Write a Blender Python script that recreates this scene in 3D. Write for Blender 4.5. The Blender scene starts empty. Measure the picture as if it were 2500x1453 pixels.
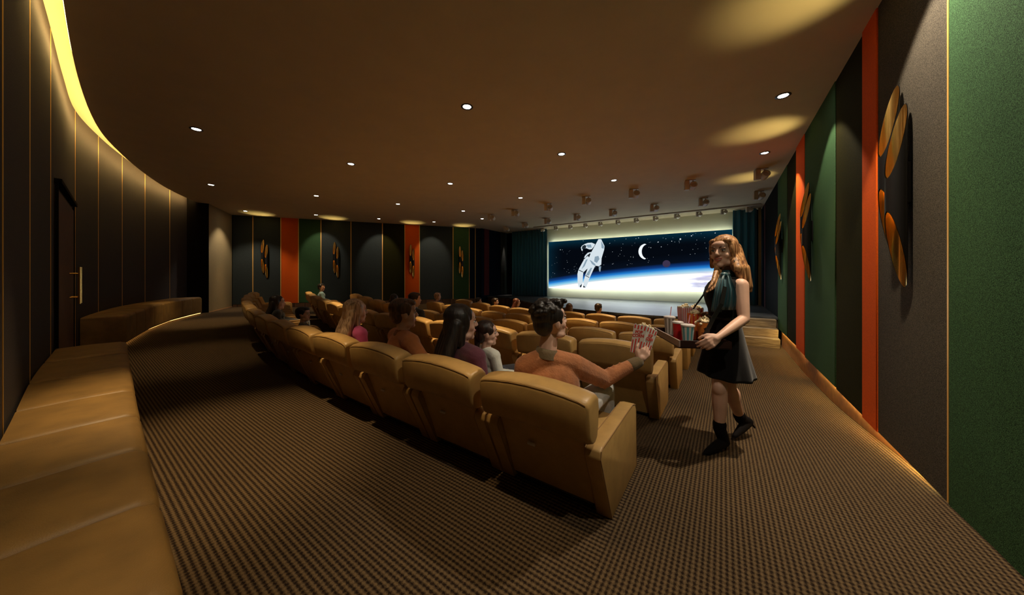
import bpy, bmesh, math, random
from mathutils import Vector, Matrix, Euler
random.seed(7)
SC = bpy.context.scene
COL = SC.collection
pi = math.pi
# ------------------------------------------------------------------ camera, exposure, world
TH = math.radians(34.3); CT, ST = math.cos(TH), math.sin(TH)
FPX, HOR, CAMZ = 755.0, 674.0, 1.25
cd = bpy.data.cameras.new('camera'); cam = bpy.data.objects.new('camera', cd); COL.objects.link(cam)
cam.location = (0, 0, CAMZ); cam.rotation_euler = (pi/2, 0, TH)
cd.sensor_width = 36; cd.sensor_fit = 'HORIZONTAL'; cd.lens = FPX/2500*36; cd.shift_y = -52.5/2500
cd.clip_start = 0.02; cd.clip_end = 100
SC.camera = cam
SC.view_settings.view_transform = 'Standard'; SC.view_settings.look = 'None'
SC.view_settings.gamma = 1; SC.view_settings.use_curve_mapping = False
SC.view_settings.exposure = -0.28
SC.cycles.max_bounces = 8; SC.cycles.diffuse_bounces = 4; SC.cycles.glossy_bounces = 3
SC.cycles.sample_clamp_indirect = 4
W = bpy.data.worlds.new('world'); SC.world = W; W.use_nodes = True
W.node_tree.nodes['Background'].inputs[0].default_value = (0.02, 0.012, 0.008, 1)
# strengths of the lamps the room has
P_DOWN = 540; P_UP = 34; E_LENS = 30; E_COVE = 45; E_PLINTH = 110; E_SCREEN = 1.5; E_SCREENLED = 16; P_SPOT = 8
WARM = (1.0, 0.72, 0.38); GOLD = (1.0, 0.80, 0.30); CREAM = (1.0, 0.86, 0.68)

def cp(px, py, Y):
    """point seen at (px,py) of the 2500x1453 frame at depth Y"""
    X = (px-1250)/FPX*Y
    return Vector((X*CT - Y*ST, X*ST + Y*CT, CAMZ - (py-HOR)/FPX*Y))

RV = Vector((CT, ST, 0)); FV = Vector((-ST, CT, 0)); UV = Vector((0, 0, 1))   # right, away from the camera, up
def smooth(t):
    t = max(0.0, min(1.0, t)); return t*t*(3-2*t)
def FZ(u, v):
    c = -0.25*smooth((v-2.3)/3.3) - 0.05*smooth((v-5)/2)
    l = 0.15 - 0.10*smooth((v-3)/3)
    t = smooth((-u-4.0)/6.0)
    return c*(1-t) + l*t
CEIL = 3.43; COVEZ = 3.67

# ------------------------------------------------------------------ materials
def mat(name, col, rough=0.6, metal=0.0, noise=0.0, nscale=20, bump=0.0, bscale=200, emit=None, estr=0, sheen=0, spec=None, trans=0, col2=None, detail=3):
    m = bpy.data.materials.new(name); m.use_nodes = True
    nt = m.node_tree; b = nt.nodes['Principled BSDF']; L = nt.links
    b.inputs['Base Color'].default_value = (*col, 1)
    b.inputs['Roughness'].default_value = rough; b.inputs['Metallic'].default_value = metal
    if spec is not None: b.inputs['Specular IOR Level'].default_value = spec
    if sheen: b.inputs['Sheen Weight'].default_value = sheen
    if trans: b.inputs['Transmission Weight'].default_value = trans
    if emit: b.inputs['Emission Color'].default_value = (*emit, 1); b.inputs['Emission Strength'].default_value = estr
    tc = nt.nodes.new('ShaderNodeTexCoord')
    if noise or col2:
        n = nt.nodes.new('ShaderNodeTexNoise'); n.inputs['Scale'].default_value = nscale; n.inputs['Detail'].default_value = detail
        L.new(tc.outputs['Object'], n.inputs['Vector'])
        r = nt.nodes.new('ShaderNodeValToRGB'); L.new(n.outputs['Fac'], r.inputs[0])
        r.color_ramp.elements[0].position = 0.3 if nscale < 200 else 0.38; r.color_ramp.elements[1].position = 0.7 if nscale < 200 else 0.62
        c2 = col2 or tuple(min(1, c*(1+noise)) for c in col)
        c1 = col if col2 else tuple(c*(1-noise) for c in col)
        r.color_ramp.elements[0].color = (*c1, 1); r.color_ramp.elements[1].color = (*c2, 1)
        L.new(r.outputs[0], b.inputs['Base Color'])
    if bump:
        n2 = nt.nodes.new('ShaderNodeTexNoise'); n2.inputs['Scale'].default_value = bscale; n2.inputs['Detail'].default_value = 2
        L.new(tc.outputs['Object'], n2.inputs['Vector'])
        bp = nt.nodes.new('ShaderNodeBump'); bp.inputs['Strength'].default_value = bump; bp.inputs['Distance'].default_value = 0.01
        L.new(n2.outputs['Fac'], bp.inputs['Height']); L.new(bp.outputs[0], b.inputs['Normal'])
    return m
def emat(name, col, s):
    m = bpy.data.materials.new(name); m.use_nodes = True; nt = m.node_tree; nt.nodes.clear()
    e = nt.nodes.new('ShaderNodeEmission'); e.inputs[0].default_value = (*col, 1); e.inputs[1].default_value = s
    o = nt.nodes.new('ShaderNodeOutputMaterial'); nt.links.new(e.outputs[0], o.inputs[0]); return m
M = {}
M['leather'] = mat('tan_leather', (0.47, 0.285, 0.095), 0.42, noise=0.12, nscale=9, bump=0.04, bscale=160)
M['piping'] = mat('leather_piping', (0.34, 0.19, 0.075), 0.5)
M['seatbase'] = mat('seat_base_dark', (0.03, 0.02, 0.015), 0.6)
M['bench'] = mat('bench_velvet', (0.235, 0.135, 0.038), 0.5, noise=0.22, nscale=6, bump=0.12, bscale=260)
M['ceil'] = mat('ceiling_paint', (0.64, 0.52, 0.35), 0.9, noise=0.03, nscale=3)
M['covew'] = mat('cove_paint', (0.75, 0.60, 0.36), 0.9)
M['wallrear'] = mat('dark_plum_fabric', (0.026, 0.018, 0.019), 0.85, noise=0.15, nscale=60, bump=0.3, bscale=120)
M['gold'] = mat('brushed_gold_trim', (0.95, 0.55, 0.14), 0.5, metal=0.35)
M['black'] = mat('matt_black', (0.006, 0.005, 0.005), 0.85, spec=0.04)
M['blackgloss'] = mat('satin_black_metal', (0.012, 0.011, 0.011), 0.35)
M['orange'] = mat('vermilion_fabric', (0.84, 0.12, 0.010), 0.9, noise=0.12, nscale=150, bump=0.2, bscale=300, spec=0.1)
M['green'] = mat('moss_green_fabric', (0.046, 0.105, 0.042), 0.92, noise=0.6, nscale=280, bump=0.2, bscale=260, detail=6, spec=0.1)
M['charcoal'] = mat('charcoal_fabric', (0.080, 0.068, 0.050), 0.92, noise=0.6, nscale=280, bump=0.2, bscale=260, detail=6, spec=0.1)
M['slate'] = mat('slate_fabric', (0.042, 0.050, 0.047), 0.92, spec=0.1, noise=0.15, nscale=60, bump=0.3, bscale=120)
M['olive'] = mat('dark_olive_fabric', (0.026, 0.023, 0.005), 0.92, spec=0.05, noise=0.25, nscale=120, bump=0.3, bscale=200)
M['navy'] = mat('navy_fabric', (0.008, 0.014, 0.026), 0.92, spec=0.05, noise=0.2, nscale=80)
M['wine'] = mat('wine_red_fabric', (0.10, 0.010, 0.012), 0.92, noise=0.2, nscale=80)
M['tanwall'] = mat('tan_wallcovering', (0.33, 0.24, 0.11), 0.9, noise=0.08, nscale=40, bump=0.2, bscale=100)
M['plinth'] = mat('copper_baseboard', (0.62, 0.30, 0.12), 0.55, noise=0.15, nscale=12, bump=0.1)
M['curtain'] = mat('teal_curtain', (0.03, 0.24, 0.44), 0.75, sheen=0.3)
M['frontwall'] = mat('pale_screen_wall', (0.62, 0.60, 0.44), 0.9)
M['door'] = mat('dark_walnut_door', (0.10, 0.045, 0.032), 0.5, noise=0.2, nscale=12)
M['goldmetal'] = mat('polished_brass', (0.95, 0.60, 0.18), 0.25, metal=1.0)
M['whitemetal'] = mat('pale_fixture_metal', (0.60, 0.54, 0.48), 0.5, metal=0.2)
M['lens'] = emat('lamp_lens', (1, 0.95, 0.88), E_LENS)
M['ledwarm'] = emat('led_warm', (1.0, 0.66, 0.22), E_COVE)
M['ledplinth'] = emat('led_plinth', (1.0, 0.66, 0.20), E_PLINTH)
M['ledbulb'] = emat('sconce_bulb', (1.0, 0.66, 0.18), 90)
M['ledcool'] = emat('screen_backlight', (0.90, 1.0, 0.86), E_SCREENLED)

def carpet():
    m = bpy.data.materials.new('ribbed_carpet'); m.use_nodes = True; nt = m.node_tree; L = nt.links; N = nt.nodes
    b = N['Principled BSDF']; b.inputs['Roughness'].default_value = 0.95; b.inputs['Specular IOR Level'].default_value = 0.1
    tc = N.new('ShaderNodeTexCoord'); sx = N.new('ShaderNodeSeparateXYZ')
    nz = N.new('ShaderNodeTexNoise'); nz.inputs['Scale'].default_value = 90; L.new(tc.outputs['Object'], nz.inputs['Vector'])
    def mth(op, a, b_=None, c=None):
        n = N.new('ShaderNodeMath'); n.operation = op
        for i, x in enumerate((a, b_, c)):
            if x is None: continue
            if isinstance(x, (int, float)): n.inputs[i].default_value = x
            else: L.new(x, n.inputs[i])
        return n.outputs[0]
    L.new(tc.outputs['Object'], sx.inputs[0])
    wob = mth('MULTIPLY', nz.outputs['Fac'], 1.4)
    su = mth('SINE', mth('ADD', mth('MULTIPLY', sx.outputs[0], 2*pi/0.022), wob))
    sv = mth('SINE', mth('ADD', mth('MULTIPLY', sx.outputs[1], 2*pi/0.024), wob))
    aisle = mth('GREATER_THAN', sx.outputs[0], -0.45)
    ribL = mth('ADD', mth('MULTIPLY', sv, 0.72), mth('MULTIPLY', su, 0.28))
    ribR = mth('ADD', mth('MULTIPLY', su, 0.62), mth('MULTIPLY', sv, 0.38))
    mix = N.new('ShaderNodeMix'); mix.data_type = 'FLOAT'
    L.new(aisle, mix.inputs[0]); L.new(ribL, mix.inputs[2]); L.new(ribR, mix.inputs[3])
    h = mix.outputs[0]
    n3 = N.new('ShaderNodeTexNoise'); n3.inputs['Scale'].default_value = 170; L.new(tc.outputs['Object'], n3.inputs['Vector'])
    hh = mth('ADD', h, mth('MULTIPLY', mth('SUBTRACT', n3.outputs['Fac'], 0.5), 2.2))
    r = N.new('ShaderNodeValToRGB'); L.new(mth('ADD', mth('MULTIPLY', hh, 0.4), 0.5), r.inputs[0])
    r.color_ramp.elements[0].position = 0.2; r.color_ramp.elements[0].color = (0.016, 0.009, 0.006, 1)
    r.color_ramp.elements[1].position = 0.85; r.color_ramp.elements[1].color = (0.145, 0.096, 0.048, 1)
    L.new(r.outputs[0], b.inputs['Base Color'])
    bp = N.new('ShaderNodeBump'); bp.inputs['Strength'].default_value = 0.5; bp.inputs['Distance'].default_value = 0.006
    L.new(hh, bp.inputs['Height']); L.new(bp.outputs[0], b.inputs['Normal'])
    return m
M['carpet'] = carpet()
def planks(name, c1, c2, axis, sc, rough, across=0.12, spec=0.5):
    m = bpy.data.materials.new(name); m.use_nodes = True; nt = m.node_tree; L = nt.links; N = nt.nodes
    b = N['Principled BSDF']; b.inputs['Roughness'].default_value = rough; b.inputs['Specular IOR Level'].default_value = spec
    tc = N.new('ShaderNodeTexCoord'); mp = N.new('ShaderNodeMapping'); L.new(tc.outputs['Object'], mp.inputs[0])
    mp.inputs['Scale'].default_value = sc
    n = N.new('ShaderNodeTexNoise'); n.inputs['Scale'].default_value = 4; n.inputs['Detail'].default_value = 6; L.new(mp.outputs[0], n.inputs['Vector'])
    r = N.new('ShaderNodeValToRGB'); L.new(n.outputs['Fac'], r.inputs[0])
    r.color_ramp.elements[0].position = 0.35; r.color_ramp.elements[1].position = 0.68
    r.color_ramp.elements[0].color = (*c1, 1); r.color_ramp.elements[1].color = (*c2, 1)
    s = N.new('ShaderNodeSeparateXYZ'); L.new(tc.outputs['Object'], s.inputs[0])
    d = N.new('ShaderNodeMath'); d.operation = 'DIVIDE'; L.new(s.outputs[axis], d.inputs[0]); d.inputs[1].default_value = across
    fr = N.new('ShaderNodeMath'); fr.operation = 'FRACT'; L.new(d.outputs[0], fr.inputs[0])
    gt = N.new('ShaderNodeMath'); gt.operation = 'GREATER_THAN'; L.new(fr.outputs[0], gt.inputs[0]); gt.inputs[1].default_value = 0.05
    fl = N.new('ShaderNodeMath'); fl.operation = 'FLOOR'; L.new(d.outputs[0], fl.inputs[0])
    wn = N.new('ShaderNodeTexWhiteNoise'); wn.noise_dimensions = '1D'; L.new(fl.outputs[0], wn.inputs['W'])
    v = N.new('ShaderNodeMath'); v.operation = 'MULTIPLY_ADD'; L.new(wn.outputs[0], v.inputs[0]); v.inputs[1].default_value = 0.6; v.inputs[2].default_value = 0.6
    v2 = N.new('ShaderNodeMath'); v2.operation = 'MULTIPLY'; L.new(v.outputs[0], v2.inputs[0]); L.new(gt.outputs[0], v2.inputs[1])
    mx = N.new('ShaderNodeVectorMath'); mx.operation = 'SCALE'; L.new(r.outputs[0], mx.inputs[0]); L.new(v2.outputs[0], mx.inputs['Scale'])
    L.new(mx.outputs[0], b.inputs['Base Color']); return m
M['stagetop'] = planks('stage_boards', (0.045, 0.05, 0.055), (0.13, 0.14, 0.15), 1, (0.6, 7, 1), 0.36, 0.14, 0.35)
M['stagefront'] = planks('stage_front_wood', (0.05, 0.03, 0.018), (0.12, 0.075, 0.04), 0, (12, 12, 0.5), 0.6, 0.11)
M['stepwood'] = planks('pale_oak_steps', (0.25, 0.17, 0.09), (0.60, 0.46, 0.28), 1, (1.2, 20, 14), 0.5, 5)
M['wainscot'] = planks('brown_wood_wainscot', (0.11, 0.05, 0.02), (0.20, 0.09, 0.035), 0, (12, 12, 0.5), 0.6, 0.2)

# ------------------------------------------------------------------ object helpers
def tag(o, label=None, cat=None, group=None, kind=None):
    if label: o['label'] = label
    if cat: o['category'] = cat
    if group: o['group'] = group
    if kind: o['kind'] = kind
    return o
def empty(name, loc=(0, 0, 0), rz=0.0):
    o = bpy.data.objects.new(name, None); COL.objects.link(o)
    o.location = loc; o.rotation_euler = (0, 0, rz); o.empty_display_size = 0.1
    return o
def copy_tree(o, parent=None):
    c = o.copy(); COL.objects.link(c); c.parent = parent
    for ch in list(o.children): copy_tree(ch, c)
    return c
class MB:
    def __init__(s): s.bm = bmesh.new()
    def _mark(s): s.n0 = len(s.bm.verts)
    def box(s, c, d, bev=0.0, seg=2, rot=None):
        t = bmesh.new(); bmesh.ops.create_cube(t, size=1)
        bmesh.ops.scale(t, vec=d, verts=t.verts)
        if bev: bmesh.ops.bevel(t, geom=t.edges[:], offset=bev, segments=seg, affect='EDGES', profile=0.5)
        mtx = Matrix.Translation(c) @ (rot.to_4x4() if rot else Matrix())
        s.merge(t, mtx); return s
    def merge(s, t, mtx=None):
        if mtx: bmesh.ops.transform(t, matrix=mtx, verts=t.verts)
        vs = [s.bm.verts.new(v.co) for v in t.verts]
        t.verts.index_update()
        for f in t.faces:
            try: s.bm.faces.new([vs[v.index] for v in f.verts])
            except ValueError: pass
        t.free()
    def faces(s, vs, fs):
        b = [s.bm.verts.new(v) for v in vs]
        for f in fs:
            try: s.bm.faces.new([b[i] for i in f])
            except ValueError: pass
        return s
    def loft(s, rings, cap=True, closed=True):
        n = len(rings[0]); vs = [[s.bm.verts.new(p) for p in r] for r in rings]
        for a, b in zip(vs, vs[1:]):
            for i in range(n if closed else n-1):
                j = (i+1) % n
                try: s.bm.faces.new([a[i], a[j], b[j], b[i]])
                except ValueError: pass
        if cap:
            for r in (vs[0][::-1], vs[-1]):
                try: s.bm.faces.new(r)
                except ValueError: pass
        return s
    def tube(s, pts, r, n=10, cap=True):
        pts = [Vector(p) for p in pts]; rs = r if isinstance(r, (list, tuple)) else [r]*len(pts)
        rings = []; up = None
        for i, p in enumerate(pts):
            d = (pts[min(i+1, len(pts)-1)] - pts[max(i-1, 0)]).normalized()
            if up is None: up = Vector((0, 0, 1)) if abs(d.z) < 0.9 else Vector((1, 0, 0))
            a = d.cross(up).normalized(); b = a.cross(d).normalized(); up = b
            rings.append([p + (a*math.cos(2*pi*k/n) + b*math.sin(2*pi*k/n))*rs[i] for k in range(n)])
        return s.loft(rings, cap)
    def lathe(s, prof, n=24, c=(0, 0, 0), mtx=None):
        rings = []
        for r, z in prof:
            rg = [Vector((c[0]+r*math.cos(2*pi*k/n), c[1]+r*math.sin(2*pi*k/n), c[2]+z)) for k in range(n)]
            rings.append([mtx @ p for p in rg] if mtx else rg)
        return s.loft(rings)
    def prism(s, poly, h0, h1, axis='z', bev=0.0):
        t = bmesh.new()
        def P(a, b, h): return (a, b, h) if axis == 'z' else ((h, a, b) if axis == 'x' else (a, h, b))
        A = [t.verts.new(P(a, b, h0)) for a, b in poly]; B = [t.verts.new(P(a, b, h1)) for a, b in poly]
        n = len(poly); t.faces.new(A[::-1]); t.faces.new(B)
        for i in range(n): t.faces.new([A[i], A[(i+1) % n], B[(i+1) % n], B[i]])
        bmesh.ops.recalc_face_normals(t, faces=t.faces)
        if bev: bmesh.ops.bevel(t, geom=t.edges[:], offset=bev, segments=2, affect='EDGES', profile=0.5)
        s.merge(t); return s
    def ell(s, c, r, rot=None, u=14, v=10):
        t = bmesh.new(); bmesh.ops.create_uvsphere(t, u_segments=u, v_segments=v, radius=1)
        s.merge(t, Matrix.Translation(c) @ (rot.to_4x4() if rot else Matrix()) @ Matrix.Diagonal((*r, 1))); return s
    def cap(s, p0, p1, r0, r1, n=12):
        p0, p1 = Vector(p0), Vector(p1); d = p1-p0; L = d.length
        if L < 1e-6: return s.ell(p0, (r0,)*3)
        d /= L; a = d.orthogonal().normalized(); b = d.cross(a)
        rings = []
        for k in range(1, 5):
            t = pi/2*k/4; rings.append((p0 - d*r0*math.cos(t), r0*math.sin(t)))
        for k in range(0, 4):
            t = pi/2*(1-k/4); rings.append((p1 + d*r1*math.cos(t), r1*math.sin(t)))
        s.loft([[c + (a*math.cos(2*pi*k/n)+b*math.sin(2*pi*k/n))*max(r, 1e-4) for k in range(n)] for c, r in rings]); return s
    def build(s, name, m, parent=None, smooth_=True, label=None, kind=None, angle=40):
        bmesh.ops.recalc_face_normals(s.bm, faces=s.bm.faces)
        me = bpy.data.meshes.new(name); s.bm.to_mesh(me); s.bm.free()
        if m: me.materials.append(m)
        o = bpy.data.objects.new(name, me); COL.objects.link(o); o.parent = parent
        if smooth_:
            me.shade_smooth()
            if angle < 180: me.set_sharp_from_angle(angle=math.radians(angle))
        if label: o['label'] = label
        if kind: o['kind'] = kind
        return o
def remesh(o, vox, it=3, fac=0.5):
    md = o.modifiers.new('r', 'REMESH'); md.mode = 'VOXEL'; md.voxel_size = vox; md.use_smooth_shade = True
    if it: sm = o.modifiers.new('s', 'SMOOTH'); sm.iterations = it; sm.factor = fac
    dg = bpy.context.evaluated_depsgraph_get(); dg.update()
    me = bpy.data.meshes.new_from_object(o.evaluated_get(dg)); o.modifiers.clear()
    for p in me.polygons: p.use_smooth = True
    old = o.data; mats = [m for m in old.materials]; o.data = me; bpy.data.meshes.remove(old)
    if not len(me.materials):
        for m in mats: me.materials.append(m)
    return o
def spot(name, loc, aim, power, angle, blend, col, parent=None, r=0.03):
    l = bpy.data.lights.new(name, 'SPOT'); l.energy = power; l.spot_size = math.radians(angle); l.spot_blend = blend; l.color = col; l.shadow_soft_size = r
    o = bpy.data.objects.new(name, l); COL.objects.link(o); o.location = loc
    o.rotation_euler = (Vector(aim)-Vector(loc)).to_track_quat('-Z', 'Y').to_euler()
    if parent: o.parent = parent; o.location = Vector(loc) - parent.location
    return o

# ------------------------------------------------------------------ setting: room shell
def catmull(P, n=6):
    out = []
    for i in range(len(P)-1):
        p0 = P[max(i-1, 0)]; p1 = P[i]; p2 = P[i+1]; p3 = P[min(i+2, len(P)-1)]
        for k in range(n):
            t = k/n
            out.append(tuple(0.5*((2*p1[j]) + (-p0[j]+p2[j])*t + (2*p0[j]-5*p1[j]+4*p2[j]-p3[j])*t*t + (-p0[j]+3*p1[j]-3*p2[j]+p3[j])*t**3) for j in (0, 1)))
    out.append(tuple(P[-1])); return out
RWX = 1.06
REAR = catmull([(1.25, -0.38), (0, -0.30), (-1.2, -0.23), (-2.74, -0.16), (-4.2, -0.12), (-5.4, -0.045), (-6.6, 0.03), (-7.8, 0.135), (-8.9, 0.385), (-10.0, 0.72), (-11.1, 1.13), (-12.2, 1.67), (-12.95, 2.12)])
SLAB = catmull([(1.25, -0.20), (0, -0.13), (-2, -0.06), (-4.31, 0.02), (-6.08, 0.14), (-7.6, 0.33), (-8.78, 0.605), (-10.16, 1.03), (-11.53, 1.57), (-12.80, 2.26)])
LA = Vector((-14.5, 3.5)); LB = Vector((-9.2, 10.95)); LD = (LB-LA).normalized(); LN = Vector((LD.y, -LD.x))
def ribbon(name, path, z0, z1, m, th=0.06, out=-1, parent=None, kind='structure'):
    """wall of thickness th following a plan path; out: side on which the thickness lies"""
    mb = MB(); n = len(path); off = []
    for i in range(n):
        a = Vector(path[max(i-1, 0)]); b = Vector(path[min(i+1, n-1)]); d = (b-a).normalized(); off.append(Vector(path[i]) + Vector((-d.y, d.x))*th*out)
    zf0 = z0 if callable(z0) else (lambda x, y: z0)
    zf1 = z1 if callable(z1) else (lambda x, y: z1)
    rings = []
    for p, q in zip(path, off):
        a0, a1 = zf0(*p), zf1(*p)
        rings.append([(p[0], p[1], a0), (p[0], p[1], a1), (q[0], q[1], a1), (q[0], q[1], a0)])
    mb.loft(rings); return mb.build(name, m, parent, kind=kind if parent is None else None, angle=30)
# floor
mb = MB(); nu, nv = 66, 58
vs = []; fs = []
for j in range(nv+1):
    for i in range(nu+1):
        u = -15.2+i*(16.5/nu); v = -0.7+j*(14.0/nv); vs.append((u, v, FZ(u, v)))
for j in range(nv):
    for i in range(nu):
        a = j*(nu+1)+i; fs.append((a, a+1, a+nu+2, a+nu+1))
mb.faces(vs, fs).build('floor', M['carpet'], kind='structure', angle=180)
# rear curved wall with gold strips between its panels
SEAMS = [-2.9, -4.2, -5.4, -7.8, -8.9, -10.0, -11.1, -12.2]
def rear_at(u):
    for a, b in zip(REAR, REAR[1:]):
        if b[0] <= u <= a[0]:
            t = (a[0]-u)/(a[0]-b[0]); p = Vector(a).lerp(Vector(b), t); d = (Vector(b)-Vector(a)).normalized(); return p, d
    return Vector(REAR[-1]), Vector((-1, 0))
wr = ribbon('wall_back', REAR, -0.4, COVEZ, M['wallrear'], 0.12, 1)
for u in SEAMS:
    p, d = rear_at(u); n = Vector((d.y, -d.x)); rot = Matrix.Rotation(math.atan2(d.y, d.x), 3, 'Z')
    MB().box((p.x, p.y, (FZ(u, p.y)+COVEZ)/2), (0.012, 0.006, COVEZ-FZ(u, p.y)-0.02), 0, rot=rot).build('trim', M['gold'], wr, label='gold vertical strip')
# ceiling slab: from the cove edge to the screen wall
poly = [(1.25, 13.1)] + [p for p in SLAB] + [(-12.95, 2.45), (-14.62, 3.42), (-9.3, 10.98), (-9.25, 13.1)]
MB().prism(poly, CEIL, CEIL+0.08).build('ceiling', M['ceil'], kind='structure', smooth_=False)
MB().box((-6.9, 6.2, COVEZ+0.05), (16.8, 14.2, 0.1)).build('ceiling_cove', M['covew'], kind='structure', smooth_=False)
# LED line resting on the edge of the slab, hidden from below
led = [(p[0], p[1]+0.05) for p in SLAB if p[0] < 1.0]
ribbon('trim_1', [(p[0], p[1]-0.004) for p in SLAB if p[0] < 1.0], CEIL+0.03, CEIL+0.085, M['ledwarm'], 0.012, -1)
# right wall
wr = MB().box((RWX+0.12, 6.3, 1.6), (0.2, 14.2, 4.3)).build('wall_right', M['black'], kind='structure', smooth_=False)
def zbr(v): return -0.02 + 0.06*smooth((v-4)/4)
RP = [(-0.5, 2.775, 'green', 0.030), (2.80, 3.746, 'charcoal', 0.022), (3.746, 4.064, 'orange', 0.030), (4.064, 4.897, 'olive', 0.016),
      (4.897, 6.444, 'green', 0.024), (6.444, 7.097, 'orange', 0.03), (7.097, 8.054, 'olive', 0.016), (8.054, 9.285, 'green', 0.022), (9.285, 11.9, 'black', 0.02), (11.9, 12.1, 'wine', 0.02), (12.1, 12.9, 'navy', 0.02)]
PN = {'green': 'moss green fabric panel', 'charcoal': 'charcoal fabric panel', 'orange': 'vermilion red fabric panel', 'olive': 'dark olive panel', 'black': 'black panel', 'wine': 'wine red strip', 'navy': 'navy panel', 'slate': 'slate grey panel'}
for a, b, c, t in RP:
    z0 = zbr((a+b)/2) if b < 9 else 0.05
    MB().box((RWX+0.02-t/2, (a+b)/2, (z0+CEIL+0.02)/2), (t+0.04, b-a-0.004, CEIL+0.02-z0), 0.006, 1).build('wall_panel', M[c], wr, label=PN[c])
MB().box((RWX-0.012, 2.787, 1.7), (0.03, 0.016, 3.42)).build('trim', M['gold'], wr, label='gold vertical strip')
# copper plinth below the panels of the right wall, its LED line tucked under the panels
mb = MB(); rings = []
for i in range(40):
    v = 1.6+i*0.19; rings.append([(RWX+0.035, v, FZ(1, v)-0.1), (RWX+0.012, v, FZ(1, v)-0.1), (RWX+0.012, v, zbr(v)+0.012), (RWX+0.035, v, zbr(v)+0.012)])
mb.loft(rings).build('baseboard_right', M['plinth'], kind='structure')
mb = MB(); rings = []
for i in range(36):
    v = 2.2+i*0.19; z = zbr(v)+0.004; rings.append([(RWX+0.011, v, z-0.008), (RWX+0.005, v, z-0.008), (RWX+0.005, v, z), (RWX+0.011, v, z)])
mb.loft(rings).build('trim_3', M['ledplinth'], kind='structure')
# left wall: slanting, panelled
def lp(t, n=0.0): q = LA + LD*t + LN*n; return q
LROT = Matrix.Rotation(math.atan2(LD.y, LD.x), 3, 'Z')
wl = MB().box((*lp(4.57, -0.1), 1.6), (9.2, 0.2, 4.3), rot=LROT).build('wall_left', M['black'], kind='structure', smooth_=False)
LPN = [(0.01, 0.61, 'slate'), (0.61, 1.46, 'slate'), (1.46, 2.02, 'orange'), (2.02, 2.76, 'green'), (2.76, 3.80, 'slate'), (3.80, 4.96, 'slate'), (4.96, 5.83, 'olive'), (5.83, 6.43, 'orange'), (6.43, 7.86, 'slate'), (7.86, 8.59, 'green'), (8.59, 8.87, 'navy'), (8.87, 9.14, 'navy')]
for i, (a, b, c) in enumerate(LPN):
    MB().box((*lp((a+b)/2, 0.0), (0.23+CEIL+0.02)/2), (b-a-0.004, 0.05, CEIL+0.02-0.23), 0.005, 1, rot=LROT).build('wall_panel', M[c], wl, label=PN[c])
for t in [0.61, 1.46, 2.02, 2.76, 3.80, 4.96, 5.83, 6.43, 7.86, 8.59, 8.87]:
    MB().box((*lp(t, 0.028), (0.23+CEIL)/2), (0.028 if t < 8 else 0.02, 0.02, CEIL-0.23), rot=LROT).build('trim', M['gold'], wl, label='gold vertical strip')
bl = MB().box((*lp(4.57, 0.0), 0.06), (9.1, 0.04, 0.34), rot=LROT).build('baseboard_left', M['wainscot'], kind='structure', smooth_=False)
# stretch of the left wall beside the stage
w = MB().box((-9.22, 11.95, 1.6), (0.2, 2.1, 4.3)).build('wall_stage_side', M['navy'], kind='structure', smooth_=False)
MB().box((-9.11, 11.25, 1.9), (0.03, 0.35, 3.1)).build('wall_panel', M['wine'], w, label='wine red panel')
MB().box((-9.10, 12.60, 1.9), (0.05, 0.50, 3.1), 0.01).build('wall_panel', M['slate'], w, label='grey panel')
# tan return wall between curved bench wall and left wall
ribbon('wall_return', [(-12.80, 2.55), (-14.52, 3.50)], -0.3, CEIL+0.05, M['tanwall'], 0.15, 1)
ribbon('wall_recess', [(-12.95, 2.05), (-12.80, 2.55)], -0.3, COVEZ, M['black'], 0.3, 1)
ribbon('baseboard_return', [(-12.82, 2.53), (-14.50, 3.47)], 0.0, 0.17, M['plinth'], 0.03, -1)
# screen wall
wf = MB().box((-4.1, 13.02, 1.6), (10.6, 0.2, 4.3)).build('wall_front', M['black'], kind='structure', smooth_=False)
MB().box((-3.2, 12.905, (0.30+CEIL)/2), (7.2, 0.03, CEIL-0.30)).build('wall_panel', M['frontwall'], wf, label='pale backing wall behind the screen')

# stage
SZ = 0.30
front = catmull([(1.05, 9.27), (0.3, 9.27), (-0.24, 9.22), (-0.45, 8.62), (-0.95, 8.16), (-1.7, 8.08), (-2.5, 8.2), (-3.6, 8.45), (-4.75, 8.9), (-6.0, 9.75), (-7.3, 10.9), (-8.3, 11.25), (-9.1, 11.3)])
st = empty('stage', (-4, 11, SZ))
poly = [(x+4, y-11) for x, y in front] + [(-5.1, 1.9), (5.05, 1.9)]
a = MB().prism(poly, -0.05, 0.0).build('stage_floor', M['stagetop'], st, smooth_=False, label='dark boards reflecting the screen')
fr = [(x+4, y-11+0.03) for x, y in front]
mb = MB(); mb.loft([[(x, y, -0.75), (x, y, -0.05), (x, y+0.04, -0.05), (x, y+0.04, -0.75)] for x, y in fr]); mb.build('stage_front', M['stagefront'], st)
tag(st, 'low curved wooden stage below the big screen', 'stage', kind='structure')
sp = empty('stage_steps', (0.42, 9.50, -0.28))
for i, (v0, h) in enumerate([(8.66, -0.105), (8.85, 0.08), (9.04, 0.265)]):
    z0 = -0.33 if i == 0 else [-0.105, 0.08][i-1]
    MB().box((0, (v0+9.24)/2-9.50, (z0+h)/2+0.28), (1.18-0.02*i, 9.24-v0, h-z0), 0.008, 1).build('step', M['stepwood'], sp)
tag(sp, 'pale wooden steps climbing to the stage by the right wall', 'steps')

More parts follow.
